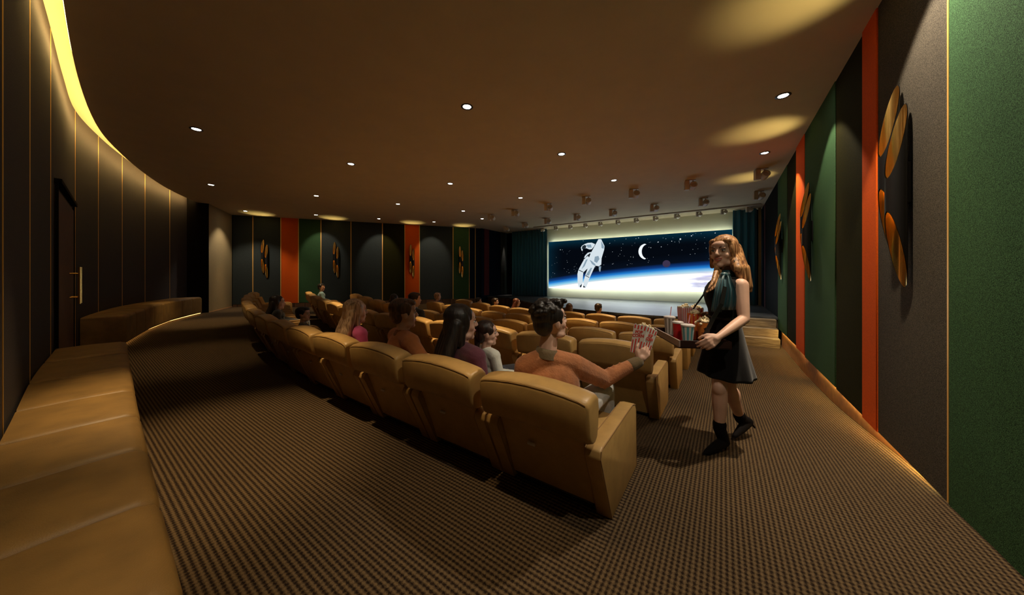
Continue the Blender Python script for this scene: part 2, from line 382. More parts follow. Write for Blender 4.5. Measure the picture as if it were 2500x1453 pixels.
# curtains
def curtain(name, u0, u1, label, v=12.62):
    mb = MB(); n = int((u1-u0)/0.018); A = []; B = []
    for i in range(n+1):
        u = u0+(u1-u0)*i/n; w = 0.05*math.sin(u*2*pi/0.17+0.8*math.sin(u*5)); A.append((u, v+w)); B.append((u, v+w+0.012))
    rings = [[(a[0], a[1], SZ+0.01), (a[0], a[1], CEIL-0.01), (b[0], b[1], CEIL-0.01), (b[0], b[1], SZ+0.01)] for a, b in zip(A, B)]
    mb.loft(rings); o = mb.build(name, M['curtain'], angle=180); tag(o, label, 'curtain', 'stage curtains'); return o
curtain('curtain', -8.62, -6.66, 'teal curtain on the far side of the screen, beside the grey panel')
curtain('curtain', 0.27, 0.90, 'narrow teal curtain between the screen and the right wall')
MB().box((0.97, 12.6, (SZ+CEIL)/2), (0.07, 0.07, CEIL-SZ-0.01)).build('trim_4', M['tanwall'], kind='structure', smooth_=False)

# ------------------------------------------------------------------ cinema screen
SU0, SU1, SZ0, SZ1, SV = -6.60, 0.26, 0.70, 2.805, 12.65
SW, SH = SU1-SU0, SZ1-SZ0
def scr(px, py, Y0=SV):
    r = (px-1250)/FPX; Y = Y0/(CT+ST*r); u = Y*(CT*r-ST); return ((u-SU0), (HOR-py)/FPX*Y + CAMZ - SZ0)
scn = empty('cinema_screen', (SU0, SV, SZ0)); tag(scn, 'wide lit cinema screen with a floating astronaut above a glowing planet', 'screen')
def screen_mat():
    m = bpy.data.materials.new('screen_picture'); m.use_nodes = True; nt = m.node_tree; nt.nodes.clear(); N = nt.nodes; L = nt.links
    tc = N.new('ShaderNodeTexCoord'); sx = N.new('ShaderNodeSeparateXYZ'); L.new(tc.outputs['Object'], sx.inputs[0])
    def mth(op, a, b_=None, c=None, cl=False):
        n = N.new('ShaderNodeMath'); n.operation = op; n.use_clamp = cl
        for i, x in enumerate((a, b_, c)):
            if x is None: continue
            if isinstance(x, (int, float)): n.inputs[i].default_value = x
            else: L.new(x, n.inputs[i])
        return n.outputs[0]
    s = mth('DIVIDE', sx.outputs[0], SW); t = mth('DIVIDE', sx.outputs[2], SH)
    # limb height: t0 = .10 + .52 s - .17 s^2
    t0 = mth('ADD', 0.13, mth('SUBTRACT', mth('MULTIPLY', s, 0.52), mth('MULTIPLY', mth('MULTIPLY', s, s), 0.20)))
    d = mth('SUBTRACT', t0, t)   # >0 inside the planet
    r = N.new('ShaderNodeValToRGB'); L.new(mth('ADD', mth('MULTIPLY', d, 1.6), 0.37, None, True), r.inputs[0])
    cr = r.color_ramp; e = cr.elements
    e[0].position = 0.0; e[0].color = (0.0015, 0.003, 0.006, 1); e[1].position = 1.0; e[1].color = (0.72, 0.90, 1, 1)
    for p, c in [(0.24, (0.003, 0.006, 0.014)), (0.34, (0.006, 0.05, 0.25)), (0.42, (0.02, 0.26, 0.80)), (0.50, (0.28, 0.72, 1.0)), (0.58, (1, 1, 1))]:
        x = e.new(p); x.color = (*c, 1)
    # cloudy tints at lower right of the planet
    mp = N.new('ShaderNodeMapping'); mp.inputs['Scale'].default_value = (0.35, 1, 2.2); L.new(tc.outputs['Object'], mp.inputs[0])
    n1 = N.new('ShaderNodeTexNoise'); n1.inputs['Scale'].default_value = 2.2; n1.inputs['Detail'].default_value = 4; L.new(mp.outputs[0], n1.inputs['Vector'])
    r2 = N.new('ShaderNodeValToRGB'); L.new(n1.outputs['Fac'], r2.inputs[0]); e2 = r2.color_ramp.elements
    e2[0].position = 0.38; e2[0].color = (0.25, 0.85, 0.95, 1); e2[1].position = 0.66; e2[1].color = (0.45, 0.40, 1.0, 1)
    x = e2.new(0.5); x.color = (1, 0.95, 1, 1)
    f = mth('MULTIPLY', mth('MULTIPLY', mth('SUBTRACT', s, 0.52), 1.9, None, True), mth('MULTIPLY', mth('SUBTRACT', d, 0.04), 6, None, True), None, True)
    f = mth('MULTIPLY', f, mth('MULTIPLY', mth('SUBTRACT', n1.outputs['Fac'], 0.36), 5, None, True), None, True)
    mx = N.new('ShaderNodeMix'); mx.data_type = 'RGBA'; L.new(f, mx.inputs[0]); L.new(r.outputs[0], mx.inputs[6]); L.new(r2.outputs[0], mx.inputs[7])
    # soft teal glow along the top and the two ends
    g1 = mth('POWER', mth('MULTIPLY', mth('SUBTRACT', t, 0.78), 4.5, None, True), 2)
    gl = mth('POWER', mth('SUBTRACT', 1.0, mth('MULTIPLY', s, 9), None, True), 2)
    gr = mth('POWER', mth('MULTIPLY', mth('SUBTRACT', s, 0.86), 7, None, True), 2)
    gs = mth('ADD', mth('MULTIPLY', g1, 0.6), mth('ADD', mth('MULTIPLY', gl, 0.35), mth('MULTIPLY', gr, 0.35)))
    ad = N.new('ShaderNodeMix'); ad.data_type = 'RGBA'; ad.blend_type = 'ADD'; L.new(gs, ad.inputs[0]); L.new(mx.outputs[2], ad.inputs[6]); ad.inputs[7].default_value = (0.002, 0.045, 0.085, 1)
    em = N.new('ShaderNodeEmission'); L.new(ad.outputs[2], em.inputs[0])
    L.new(mth('ADD', 1.0, mth('MULTIPLY', mth('MULTIPLY', mth('SUBTRACT', d, 0.12), 10, None, True), mth('MULTIPLY', mth('SUBTRACT', 1.0, mth('MULTIPLY', f, 1.6, None, True)), E_SCREEN*3.5))), em.inputs[1])
    o = N.new('ShaderNodeOutputMaterial'); L.new(em.outputs[0], o.inputs[0]); return m
MB().box((SW/2, 0.02, SH/2), (SW, 0.04, SH)).build('picture_panel', screen_mat(), scn, smooth_=False)
mb = MB(); mb.box((SW/2, 0.10, SH/2), (SW-0.2, 0.12, SH-0.3)); mb.build('housing', M['black'], scn, smooth_=False)
for x in (1.2, SW/2, SW-1.2): MB().box((x, 0.195, SH/2), (0.10, 0.09, 0.5)).build('bracket', M['black'], scn, smooth_=False)
for z in (SH-0.02, 0.02):
    MB().box((SW/2, 0.12, z), (SW-0.04, 0.03, 0.02)).build('backlight', M['ledcool'], scn, smooth_=False)
for x in (0.02, SW-0.02):
    MB().box((x, 0.12, SH/2), (0.02, 0.03, SH-0.2)).build('backlight', M['ledcool'], scn, smooth_=False)
def flat(name, polys, m, y, kind=None):
    mb = MB()
    for pl in polys:
        pts = [scr(*p) for p in pl]
        mb.prism(pts, y, y-0.003, axis='y')
    return mb.build(name, m, scn, smooth_=False, kind='stuff' if name in ('suit_shading', 'dark_details') else None)
def crp(L_): return [[(1320+x*0.192, 550+y*0.192) for x, y in pl] for pl in L_]
suit = emat('suit_white', (0.82, 0.93, 1.0), 1.0); suitd = emat('suit_shade', (0.30, 0.42, 0.52), 1.0); dk = emat('suit_dark', (0.02, 0.03, 0.04), 1.0); redl = emat('suit_red', (0.6, 0.1, 0.1), 1)
flat('astronaut', crp([[(735, 178), (770, 178), (812, 265), (808, 310), (775, 420), (770, 500), (740, 522), (700, 515), (650, 480), (612, 420), (640, 350), (690, 260)],
   [(692, 240), (650, 222), (600, 225), (560, 240), (525, 262), (512, 285), (520, 320), (532, 330), (535, 300), (580, 292), (620, 308), (650, 305), (680, 268)],
   [(600, 390), (555, 430), (500, 530), (480, 570), (468, 620), (470, 720), (480, 790), (525, 792), (532, 740), (536, 680), (542, 600), (585, 560), (640, 520), (670, 495), (640, 440)],
   [(600, 545), (580, 600), (565, 640), (552, 690), (545, 730), (535, 790), (578, 796), (602, 740), (614, 690), (630, 655), (672, 560), (695, 516), (650, 490)],
   [(642, 340), (600, 350), (565, 385), (552, 415), (572, 412), (600, 375), (636, 362)]]), suit, -0.002)
flat('suit_shading', crp([[(690, 400), (735, 390), (748, 430), (715, 480), (680, 460)], [(650, 455), (700, 500), (690, 516), (655, 495), (622, 440)], [(580, 250), (640, 245), (650, 285), (600, 285)],
   [(590, 610), (640, 540), (655, 545), (615, 640), (575, 638)], [(575, 440), (600, 430), (560, 520), (520, 560)], [(770, 200), (806, 270), (800, 300), (775, 290)], [(740, 525), (770, 520), (760, 590), (748, 590), (740, 560)]]), suitd, -0.006)
flat('dark_details', crp([[(530, 268), (560, 250), (582, 262), (576, 290), (540, 305), (524, 300)], [(484, 565), (540, 590), (540, 600), (482, 574)], [(570, 636), (620, 660), (618, 668), (568, 644)], [(500, 770), (528, 745), (518, 785), (502, 795)], [(546, 765), (575, 795), (540, 795)], [(580, 395), (628, 355), (634, 362), (590, 400)]]), dk, -0.010)
import math as _m
mo = []
cx_, cy_ = 1342, 335
out = [(cx_-98*_m.cos(a), cy_-101*_m.sin(a)) for a in [(-80+i*8)*pi/180 for i in range(21)]]
inn = [(cx_+18-75*_m.cos(a), cy_-92*_m.sin(a)) for a in [(78-i*8)*pi/180 for i in range(20)]]
flat('moon', crp([out+inn]), emat('moon_white', (0.92, 0.97, 1.0), 1.2), -0.002)
mb = MB(); rs = random.Random(3)
for i in range(150):
    x = rs.uniform(0.1, SW-0.1); z = rs.uniform(0.15, 0.98)*SH; s_ = x/SW
    if z/SH < 0.17+0.52*s_-0.2*s_*s_+0.05: continue
    r_ = rs.choice([0.006, 0.006, 0.008, 0.010, 0.014 if i % 5 == 0 else 0.006])
    mb.faces([(x+r_*_m.cos(k*pi/3), -0.0015, z+r_*_m.sin(k*pi/3)) for k in range(6)], [(0, 1, 2, 3, 4, 5)])
for px, py, r_ in [(1661, 584, 0.03), (1368, 610, 0.018), (1607, 591, 0.018), (1688, 576, 0.018), (1746, 569, 0.015), (1559, 581, 0.014), (1589, 605, 0.014), (1489, 594, 0.012), (1640, 589, 0.014)]:
    x, z = scr(px, py); mb.faces([(x+r_*_m.cos(k*pi/3), -0.0015, z+r_*_m.sin(k*pi/3)) for k in range(6)], [(0, 1, 2, 3, 4, 5)])
mb.build('stars', emat('star_white', (0.85, 0.93, 1), 0.9), scn, smooth_=False, kind='stuff')
x, z = scr(1627, 644); mb = MB(); mb.faces([(x+0.13*_m.cos(k*pi/12), -0.0012, z+0.13*_m.sin(k*pi/12)) for k in range(24)], [tuple(range(24))]); mb.build('light_orb', emat('orb', (0.055, 0.04, 0.09), 1), scn, smooth_=False)

# ------------------------------------------------------------------ ceiling downlights
def make_downlight():
    e = empty('downlight'); 
    MB().lathe([(0.052, -0.004), (0.052, 0.0), (0.075, 0.0), (0.078, -0.006), (0.060, -0.010), (0.052, -0.004)], 28).build('rim', M['blackgloss'], e)
    MB().lathe([(0.001, -0.001), (0.051, -0.001), (0.051, -0.004), (0.001, -0.006)], 24).build('lens', M['lens'], e)
    return e
DL = [(-6.45, 1.15), (-2.72, 2.96), (0.6, 4.93), (-5.97, 3.2), (-2.38, 5.06), (0.61, 7.04), (-10.09, 2.05), (-9.12, 3.94), (-5.31, 5.2), (-2.05, 7.12), (-8.12, 5.78), (-4.66, 7.25),
      (-13.21, 3.52), (-11.97, 5.16), (-10.81, 6.86), (-9.6, 8.51), (-7.18, 7.63), (-7.56, 9.07), (0.6, 2.8), (0.6, 0.7), (-3.0, 0.70), (-1.2, 0.75)]  # the last lamp is an unseen extra, added to brighten the rearmost row
DLW = {0: 'above the curved bench and its wall', 1: 'in the middle of the ceiling, largest of the lamps there', 2: 'near the red panel, largest by the right wall', 3: 'above the blonde girl in pink', 4: 'above the man in the suede jacket',
  5: 'by the right wall beside the first surface spotlight', 6: 'close to the far end of the light cove', 7: 'second one in from the far end of the cove', 8: 'above the middle of the rows', 9: 'next to the front spotlights, over the astronaut', 10: 'above the young man in blue shirt',
  11: 'just behind the row of surface spotlights, middle one', 12: 'over the first grey panel next to the tan wall', 13: 'over the green panel of the far wall', 14: 'over the slate panel before the olive one', 15: 'over the far wall near the second red panel', 16: 'behind the leftmost surface spotlight', 17: 'near the far wall, smallest of the lamps', 18: 'over the aisle beside the large charcoal panel', 19: 'over the aisle at the very back', 20: 'over the plush bench at the back', 21: 'added out of view to light the rearmost chairs'}
p0 = make_downlight()
# (power factor, cone angle)
DPW = {0: 0.25, 12: 0.40, 13: 0.20, 14: 0.20, 15: 0.20, 21: 0.02, 17: .4, 6: 0.3, 7: 0.5, 20: 0.60, 2: 0.34, 5: .36, 18: 0.80, 19: 0.34}
for i, (u, v) in enumerate(DL):
    o = p0 if i == 0 else copy_tree(p0)
    o.location = (u, v, CEIL)
    tag(o, 'small round recessed ceiling lamp ' + DLW[i], 'ceiling light', 'recessed ceiling lamps')
    wall = i in (2, 5, 12, 13, 14, 15, 18, 19)
    aim = (u, v, 0) if i not in (13, 14, 15) else (u-LN.x*0.66, v-LN.y*0.66, CEIL-0.8)
    spot('downlight_beam', (u, v, CEIL-0.012), aim, P_DOWN*DPW.get(i, 1.0)*(0.75 if wall else 1), (58 if i in (13, 14, 15) else 100 if i in (12, 19) else 90) if wall else 46, (0.5 if i in (12, 13, 14, 15) else 0.2) if wall else 0.8, CREAM if wall else WARM, o, 0.04)
# ------------------------------------------------------------------ surface spotlights
def make_spotlight(name='surface_spotlight', s=1.0):
    e = empty(name)
    MB().box((0, 0, -0.008), (0.16*s, 0.07*s, 0.016), 0.004, 1).build('ceiling_plate', M['whitemetal'], e)
    MB().box((-0.05*s, 0, -0.09*s), (0.07*s, 0.07*s, 0.15*s), 0.006, 1).build('housing', M['whitemetal'], e)
    R = Matrix.Rotation(math.radians(75), 4, 'X')
    mb = MB(); mb.lathe([(0.050*s, -0.06*s), (0.055*s, -0.055*s), (0.055*s, 0.055*s), (0.050*s, 0.06*s), (0.035*s, 0.06*s), (0.035*s, 0.05*s), (0.03*s, 0.045*s)], 20, mtx=Matrix.Translation((0.045*s, 0, -0.10*s)) @ R); mb.build('lamp_head', M['whitemetal'], e)
    MB().tube([(0.045*s, 0, -0.012), (0.045*s, 0, -0.055*s)], 0.012*s, 8).build('stem', M['whitemetal'], e)
    return e
SPA = [(-6.75, 8.59), (-5.64, 8.45), (-4.34, 8.29), (-3.1, 8.16), (-1.85, 8.13), (-0.62, 8.09), (0.64, 8.04), (-7.87, 11.09), (-6.64, 10.68), (-5.47, 10.4), (-4.25, 10.3), (-2.99, 10.26), (-1.73, 10.21), (-0.46, 10.18), (0.75, 10.13)]
ORD = ['first', 'second', 'third', 'fourth', 'fifth', 'sixth', 'seventh', 'eighth', 'ninth', 'tenth', 'eleventh', 'twelfth', 'thirteenth']
s0 = make_spotlight(s=1.35)
for i, (u, v) in enumerate(SPA):
    o = s0 if i == 0 else copy_tree(s0)
    o.location = (u, v, CEIL); o.rotation_euler.z = TH*0.6
    row = 'nearer' if i < 7 else 'farther'; k = 6-i if i < 7 else 14-i
    tag(o, f'pale twin ceiling spotlight, {ORD[k]} from the right wall in the {row} of two rows', 'spotlight', f'{row} row of ceiling spotlights')
tr = MB().box((-3.0, 11.9, CEIL-0.021), (7.9, 0.07, 0.04), 0.005, 1).build('lighting_track', M['whitemetal']); tag(tr, 'long thin metal lighting track on the ceiling before the screen', 'track')
TRK = [(-6.75, 12.35), (-6.09, 12.35), (-5.4, 12.35), (-4.73, 12.35), (-4.1, 12.35), (-3.4, 12.33), (-2.71, 12.3), (-2.04, 12.28), (-1.34, 12.25), (-0.68, 12.25), (0.02, 12.25), (0.68, 12.25)]
t0_ = make_spotlight('stage_spotlight', 1.0)
for i, (u, v) in enumerate(TRK):
    o = t0_ if i == 0 else copy_tree(t0_)
    o.location = (u, v, CEIL); o.rotation_euler.z = TH*0.6
    tag(o, f'small bluish twin stage spotlight just above the screen, {ORD[11-i]} from the right', 'spotlight', 'stage spotlights above the screen')
spot('step_beam', (0.45, 8.2, CEIL-0.25), (0.40, 8.95, -0.2), 260, 50, 0.7, CREAM, None, 0.03)
# column spotlight on grey strip beside the stage
spot('stage_side_beam', (-8.93, 12.58, CEIL-0.03), (-9.02, 12.56, 0.3), 160, 20, 0.6, (1, 0.78, 0.66), None, 0.02)

# ------------------------------------------------------------------ wall sconces
def scoop_tube(mb, r, z0, z1, c0, c1, n=24, ri=None, phi=0.0):
    """tube whose room side is cut away obliquely above c1 and below c0 (wall side runs from z0 to z1)"""
    ro = ri or r; rings_b = []; rings_t = []
    for k in range(n):
        a = 2*pi*k/n; f = (math.cos(a-phi)+1)/2      # f=1 on the room side (+y)
        x, y = ro*math.sin(a), ro*math.cos(a)
        rings_b.append((x, y, z0 + (c0-z0)*f)); rings_t.append((x, y, z1 - (z1-c1)*f))
    mid0 = [(x, y, c0) for x, y, _ in rings_b]; mid1 = [(x, y, c1) for x, y, _ in rings_b]
    return rings_b, rings_t
def make_sconce(phi):
    e = empty('wall_sconce')
    for x, dz in ((0.055, 0.10), (-0.055, -0.08)):
        R = 0.05
        o, t = scoop_tube(None, R, -0.62+dz, 0.62+dz, -0.10+dz, 0.12+dz, phi=phi)
        mb = MB(); sh = lambda L_: [(p[0]+x, p[1]+0.075, p[2]) for p in L_]
        mb.loft([sh(o), sh(t)], cap=False); tb = mb.build('tube', M['blackgloss'], e)
        o2, t2 = scoop_tube(None, R, -0.615+dz, 0.615+dz, -0.11+dz, 0.13+dz, ri=R-0.004, phi=phi)
        mb = MB(); mb.loft([sh(o2), sh(t2)], cap=False); mb.build('lining', M['goldmetal'], tb, label='gold lining')
        mb = MB(); mb.lathe([(0.0005, 0.02), (0.044, 0.02), (0.044, -0.02), (0.0005, -0.02)], 16, c=(x, 0.075, dz+0.01)); mb.build('baffle', M['black'], tb)
        for s in (1, -1):
            mb = MB(); mb.lathe([(0.0005, 0.012), (0.02, 0.006), (0.022, 0), (0.0005, -0.004)], 12, c=(x, 0.075, dz+0.01+s*0.05)); mb.build('bulb', M['ledbulb'], tb)
    MB().box((0, 0.018, 0.01), (0.09, 0.036, 0.28), 0.005, 1).build('wall_plate', M['blackgloss'], e)
    return e
sc0 = make_sconce(-0.36); sc1 = make_sconce(0.12); used = set()
SCN = [((RWX-0.02, 3.24, 1.87), pi/2, 'black and gold tube wall sconce nearest, on the large red panel'), ((RWX-0.02, 5.95, 1.87), pi/2, 'black and gold tube wall sconce beside the second red panel of the right wall'), ((RWX-0.02, 8.6, 1.87), pi/2, 'black and gold tube wall sconce farthest along the right wall, by dark green panel'),
       ((RWX-0.02, 0.56, 1.87), pi/2, 'black and gold tube wall sconce on the green panel at the back')]
for t, l in [(0.98, 'black and gold tube sconce on the slate panel left of the red one'), (3.28, 'black and gold tube sconce on the slate panel behind the man in blue'), (6.12, 'black and gold tube sconce mounted on the red panel of the far wall'), (8.21, 'black and gold tube sconce on dark green panel nearest the stage')]:
    q = lp(t, 0.026); SCN.append(((q.x, q.y, 1.87), math.atan2(LD.y, LD.x)-pi, l))
for loc, rz, l in SCN:
    sr = sc0 if loc[0] > 0 else sc1
    o = sr if sr.name not in used else copy_tree(sr); used.add(sr.name)
    o.location = loc; o.rotation_euler.z = rz
    tag(o, l, 'wall lamp', 'tube wall sconces')
    f = Vector((-math.sin(rz), math.cos(rz), 0))
    q = Vector(loc)+f*0.12+Vector((0, 0, 0.75)); right = loc[0] > 0
    spot('sconce_beam', q, q+Vector((0, 0, 1))+f*0.5, P_UP*(1 if right else 1.1), 62, 0.95, (1.0, 0.80, 0.30), None, 0.05)
SCEND = 1

# ------------------------------------------------------------------ door and handle
p, d = rear_at(-6.6); rz = math.atan2(-d.y, -d.x); dz0 = FZ(-6.6, 0.1)
dr = empty('door_1', (p.x, p.y, dz0), rz); tag(dr, kind='structure')
mb = MB(); mb.box((0, 0.016, 1.05), (1.75, 0.02, 2.1), 0.004, 1); mb.build('door_leaf', M['door'], dr, label='dark brown door leaf')
for x in (-0.90, 0.90): MB().box((x, 0.024, 1.08), (0.04, 0.02, 2.16)).build('frame', M['black'], dr)
MB().box((0, 0.03, 2.18), (1.84, 0.05, 0.04)).build('frame', M['black'], dr)
for x in (-0.08, 0.08):
    h = MB().tube([(x, 0.12, 0.85), (x, 0.12, 1.30)], 0.013, 10); h.tube([(x, 0.05, 0.93), (x, 0.12, 0.93)], 0.008, 8); h.tube([(x, 0.05, 1.22), (x, 0.12, 1.22)], 0.008, 8)
    h.build('handle', M['goldmetal'], dr, label='copper pull handle')

# ------------------------------------------------------------------ benches
def bench_unit(u0, u1, front, ztop, label, drop=0.0, dark=False, pad=0.09):
    """one upholstered unit between the curved wall and the front line"""
    n = 7; e = empty('bench_unit', ((u0+u1)/2, 0.2, FZ((u0+u1)/2, 0.3)))
    o = e.location
    def fr(u): return front(u)
    um = (u0+u1)/2; wd = u0-u1
    rings = []
    for i in range(n+1):
        t = i/n; u = u0+(u1-u0)*t
        edge = min(t, 1-t)*wd; dz = 0.022*(1-max(0, 1-edge/0.035)**2)**0.5 if edge < 0.035 else 0.022
        b = rear_at(u)[0].y+0.012; f = fr(u); zt = ztop(u)-0.022+dz
        rings.append([(u-o.x, b-o.y, zt-pad-o.z), (u-o.x, b-o.y, zt-o.z), (u-o.x, (b+f)/2-o.y, zt+0.006-o.z), (u-o.x, f-0.05-o.y, zt-o.z), (u-o.x, f-0.015-o.y, zt-0.012-o.z), (u-o.x, f-o.y, zt-0.045-o.z), (u-o.x, f-o.y, zt-pad-o.z)])
    # finer ends
    ts = [0.0, 0.006/wd, 0.016/wd, 0.035/wd, 0.2, 0.4, 0.6, 0.8, 1-0.035/wd, 1-0.016/wd, 1-0.006/wd, 1.0]; rings = []
    for t in ts:
        u = u0+(u1-u0)*t; edge = min(t, 1-t)*wd; k = min(1, edge/0.035); dz = 0.022*math.sqrt(max(0, 1-(1-k)**2))
        b = rear_at(u)[0].y+0.012; f = fr(u)-(0.006*(1-k)); zt = ztop(u)-0.022+dz; h = pad
        rings.append([(u-o.x, b-o.y, zt-h-o.z), (u-o.x, b-o.y, zt-o.z), (u-o.x, (b+f)/2-o.y, zt+0.006*k-o.z), (u-o.x, f-0.05-o.y, zt-o.z), (u-o.x, f-0.015-o.y, zt-0.012-o.z), (u-o.x, f-o.y, zt-0.045-o.z), (u-o.x, f-o.y, zt-h-o.z)])
    mb = MB(); mb.loft(rings); mb.build('seat_cushion', M['bench'], e, angle=60)
    rings = []
    for t in (0.004, 0.25, 0.5, 0.75, 0.996):
        u = u0+(u1-u0)*t; b = rear_at(u)[0].y+0.012; f = fr(u)-0.012; zt = ztop(u)-pad-0.002; zb = FZ(u, f)+drop
        rings.append([(u-o.x, b-o.y, zb-o.z), (u-o.x, b-o.y, zt-o.z), (u-o.x, f-o.y, zt-o.z), (u-o.x, f-o.y, zb-o.z)])
    mb = MB(); mb.loft(rings); mb.build('bench_base', M['bench'] if not dark else M['black'], e, smooth_=False)
    tag(e, label, 'bench'); return e
def interp(T, u):
    for (a, b), (c, d_) in zip(T, T[1:]):
        if c <= u <= a: return b+(d_-b)*(a-u)/(a-c)
    return T[0][1] if u > T[0][0] else T[-1][1]
F1 = [(0.6, 0.12), (-1.0, 0.17), (-1.64, 0.20), (-2.94, 0.27), (-5.1, 0.405), (-5.8, 0.455)]
US = [0.55, -0.15, -0.62, -1.09, -1.60, -2.12, -2.66, -3.25, -4.0, -4.85, -5.72]
N1 = ['first from the camera, cut off by the corner', 'second', 'third from the corner', 'fourth', 'fifth', 'sixth, brightly lit', 'seventh, lit gold', 'eighth, narrow looking', 'ninth', 'last, at the door end']
for i in range(len(US)-1):
    e = bench_unit(US[i], US[i+1]+0.004, lambda u: interp(F1, u), lambda u: 0.50, 'brown velvet bench unit along the back wall before the door, '+['tenth from it', 'ninth from it', 'eighth from it', 'seventh from it', 'sixth from it', 'fifth from it', 'fourth from it', 'third from it', 'second from it', 'next to it'][i])
    e['group'] = 'near bench units'
F2 = [(-7.95, 0.60), (-8.05, 0.635), (-9.4, 1.02), (-10.8, 1.52), (-11.7, 1.96), (-12.62, 2.47)]
US = [-8.0, -8.55, -9.1, -9.65, -10.2, -10.75, -11.3, -11.85, -12.35]
for i in range(len(US)-1):
    e = bench_unit(US[i], US[i+1]+0.004, lambda u: interp(F2, u)-0.0, lambda u: FZ(u, 1)+0.50, 'dark brown curved bench unit past the door, '+['beside the door', 'second from the door', 'third from the door', 'fourth from the door', 'fifth, midway along the curve', 'third from the tan wall', 'second from the tan wall', 'against the recess by the tan wall'][i], drop=0.05, pad=0.42)
    e['group'] = 'far curved bench units'
ribbon('trim_5', [(u, interp(F2, u)-0.05) for u in [-8.05, -8.6, -9.4, -10.2, -10.8, -11.4, -12.0, -12.4]], lambda x, y: FZ(x, y)+0.030, lambda x, y: FZ(x, y)+0.042, emat('led_bench', (1.0, 0.55, 0.16), 5), 0.03, 1)
#PART2
# ------------------------------------------------------------------ cinema chairs
def make_chair():
    e = empty('cinema_chair')
    # backrest shell, leaning back
    mb = MB(); ys = [(0.06, 0.245, 0.36), (0.30, 0.17, 0.30), (0.50, 0.085, 0.22)]
    rings = []
    for z, y0, y1 in [(0.06, 0.24, 0.35), (0.20, 0.19, 0.31), (0.36, 0.13, 0.27), (0.50, 0.075, 0.22), (0.60, 0.05, 0.18)]:
        h = 0.27; c = 0.02
        rings.append([(-h, y1, z), (-h, y0+c, z), (-h+c, y0, z), (h-c, y0, z), (h, y0+c, z), (h, y1, z)])
    mb.loft(rings); mb.build('backrest', M['leather'], e)
    # headrest band: arched, slightly wrapped
    sec = []
    prof = [(0.055, 0.0), (0.018, 0.015), (0.0, 0.05), (-0.012, 0.12), (-0.022, 0.19), (-0.016, 0.212), (0.005, 0.222), (0.06, 0.230), (0.105, 0.225), (0.128, 0.205), (0.135, 0.17), (0.125, 0.06), (0.11, 0.01), (0.085, -0.002)]
    rings = []; cy, cz = 0.06, 0.11
    xs = [-0.318, -0.314, -0.300, -0.27, -0.2, -0.1, 0, 0.1, 0.2, 0.27, 0.300, 0.314, 0.318]; sc = [0.80, 0.93, 0.985, 1, 1, 1, 1, 1, 1, 1, 0.985, 0.93, 0.80]
    for x, k in zip(xs, sc):
        q = 1-(x/0.32)**2; rings.append([(x, cy+(y-cy)*k - 0.012*q, 0.465 + cz+(z-cz)*k + 0.036*q*(0.35+0.65*max(0, z)/0.22)) for y, z in prof])
    mb = MB(); mb.loft(rings); hr = mb.build('headrest', M['leather'], e, angle=65)
    pts = []
    for i in range(17):
        x = -0.305+0.61*i/16; q = 1-(x/0.32)**2; k = 0.97 if abs(x) > 0.29 else 1
        pts.append((x, -0.0205*k-0.012*q, 0.465+0.2105*k+0.036*q))
    MB().tube(pts, 0.0017, 6).build('piping', M['piping'], hr)
    MB().box((0, 0.47, 0.265), (0.52, 0.56, 0.15), 0.035, 3).build('seat', M['leather'], e)
    MB().box((0, 0.49, 0.115), (0.50, 0.50, 0.15), 0.01, 1).build('seat_base', M['seatbase'], e)
    def armprof(g=0.0):
        return [(0.255+g, 0.0+g), (0.075+g, 0.395), (0.085+g, 0.43-g*0.5), (0.11+g, 0.44-g), (0.60, 0.446-g), (0.70, 0.444-g), (0.765-g, 0.425-g), (0.79-g, 0.385), (0.80-g, 0.0+g)]
    for x in (-0.302, 0.302):
        t = MB(); t.prism(armprof(), x-0.040, x+0.040, axis='x', bev=0.009); arm = t.build('arm', M['leather'], e, angle=50)
        for s in (-1, 1):
            pts = [(x+s*0.0395, a, b) for a, b in armprof(0.004)]
            MB().tube(pts, 0.0028, 5).build('piping', M['piping'], arm)
    MB().box((-0.06, 0.122, 0.33), (0.05, 0.012, 0.018), 0.004, 1).build('number_plate', M['whitemetal'], e)
    return e
ch0 = make_chair(); firstc = True
ROWS = [(1.345, 13, 0.85), (2.77, 13, 0.70), (4.13, 12, 0.50), (5.47, 9, 0.50), (6.62, 9, 0.45)]
RNAME = ['rearmost row', 'second rearmost row', 'middle row', 'next-to-front row', 'front row']
OCC = {(0, 0): 'holding the man in the suede jacket', (0, 1): 'with the long-haired woman in maroon', (0, 2): 'with the man in tan blazer', (0, 3): 'with the blonde girl in pink'}
def seat_pose(row, k):
    v0, n, cf = ROWS[row]; u = -0.812; 
    for i in range(k):
        sl = cf*0.55*3*(max(0, -u-0.46)/6.4)**2/6.4
        u -= (0.700+0.055*min(1, sl*3))/math.sqrt(1+sl*sl)
    d = max(0, -u-0.46); v = v0+cf*0.55*(d/6.4)**3; sl = cf*0.55*3*(d/6.4)**2/6.4
    return u, v, -math.atan(sl)
NUM = ['aisle seat', 'second seat from the aisle', 'third seat from the aisle', 'fourth seat from the aisle', 'fifth seat from the aisle', 'sixth seat from the aisle', 'seventh seat from the aisle', 'eighth seat from the aisle', 'ninth seat from the aisle', 'tenth seat from the aisle', 'fourth seat from the far end', 'third seat from the far end', 'second seat from the far end', 'far end seat']
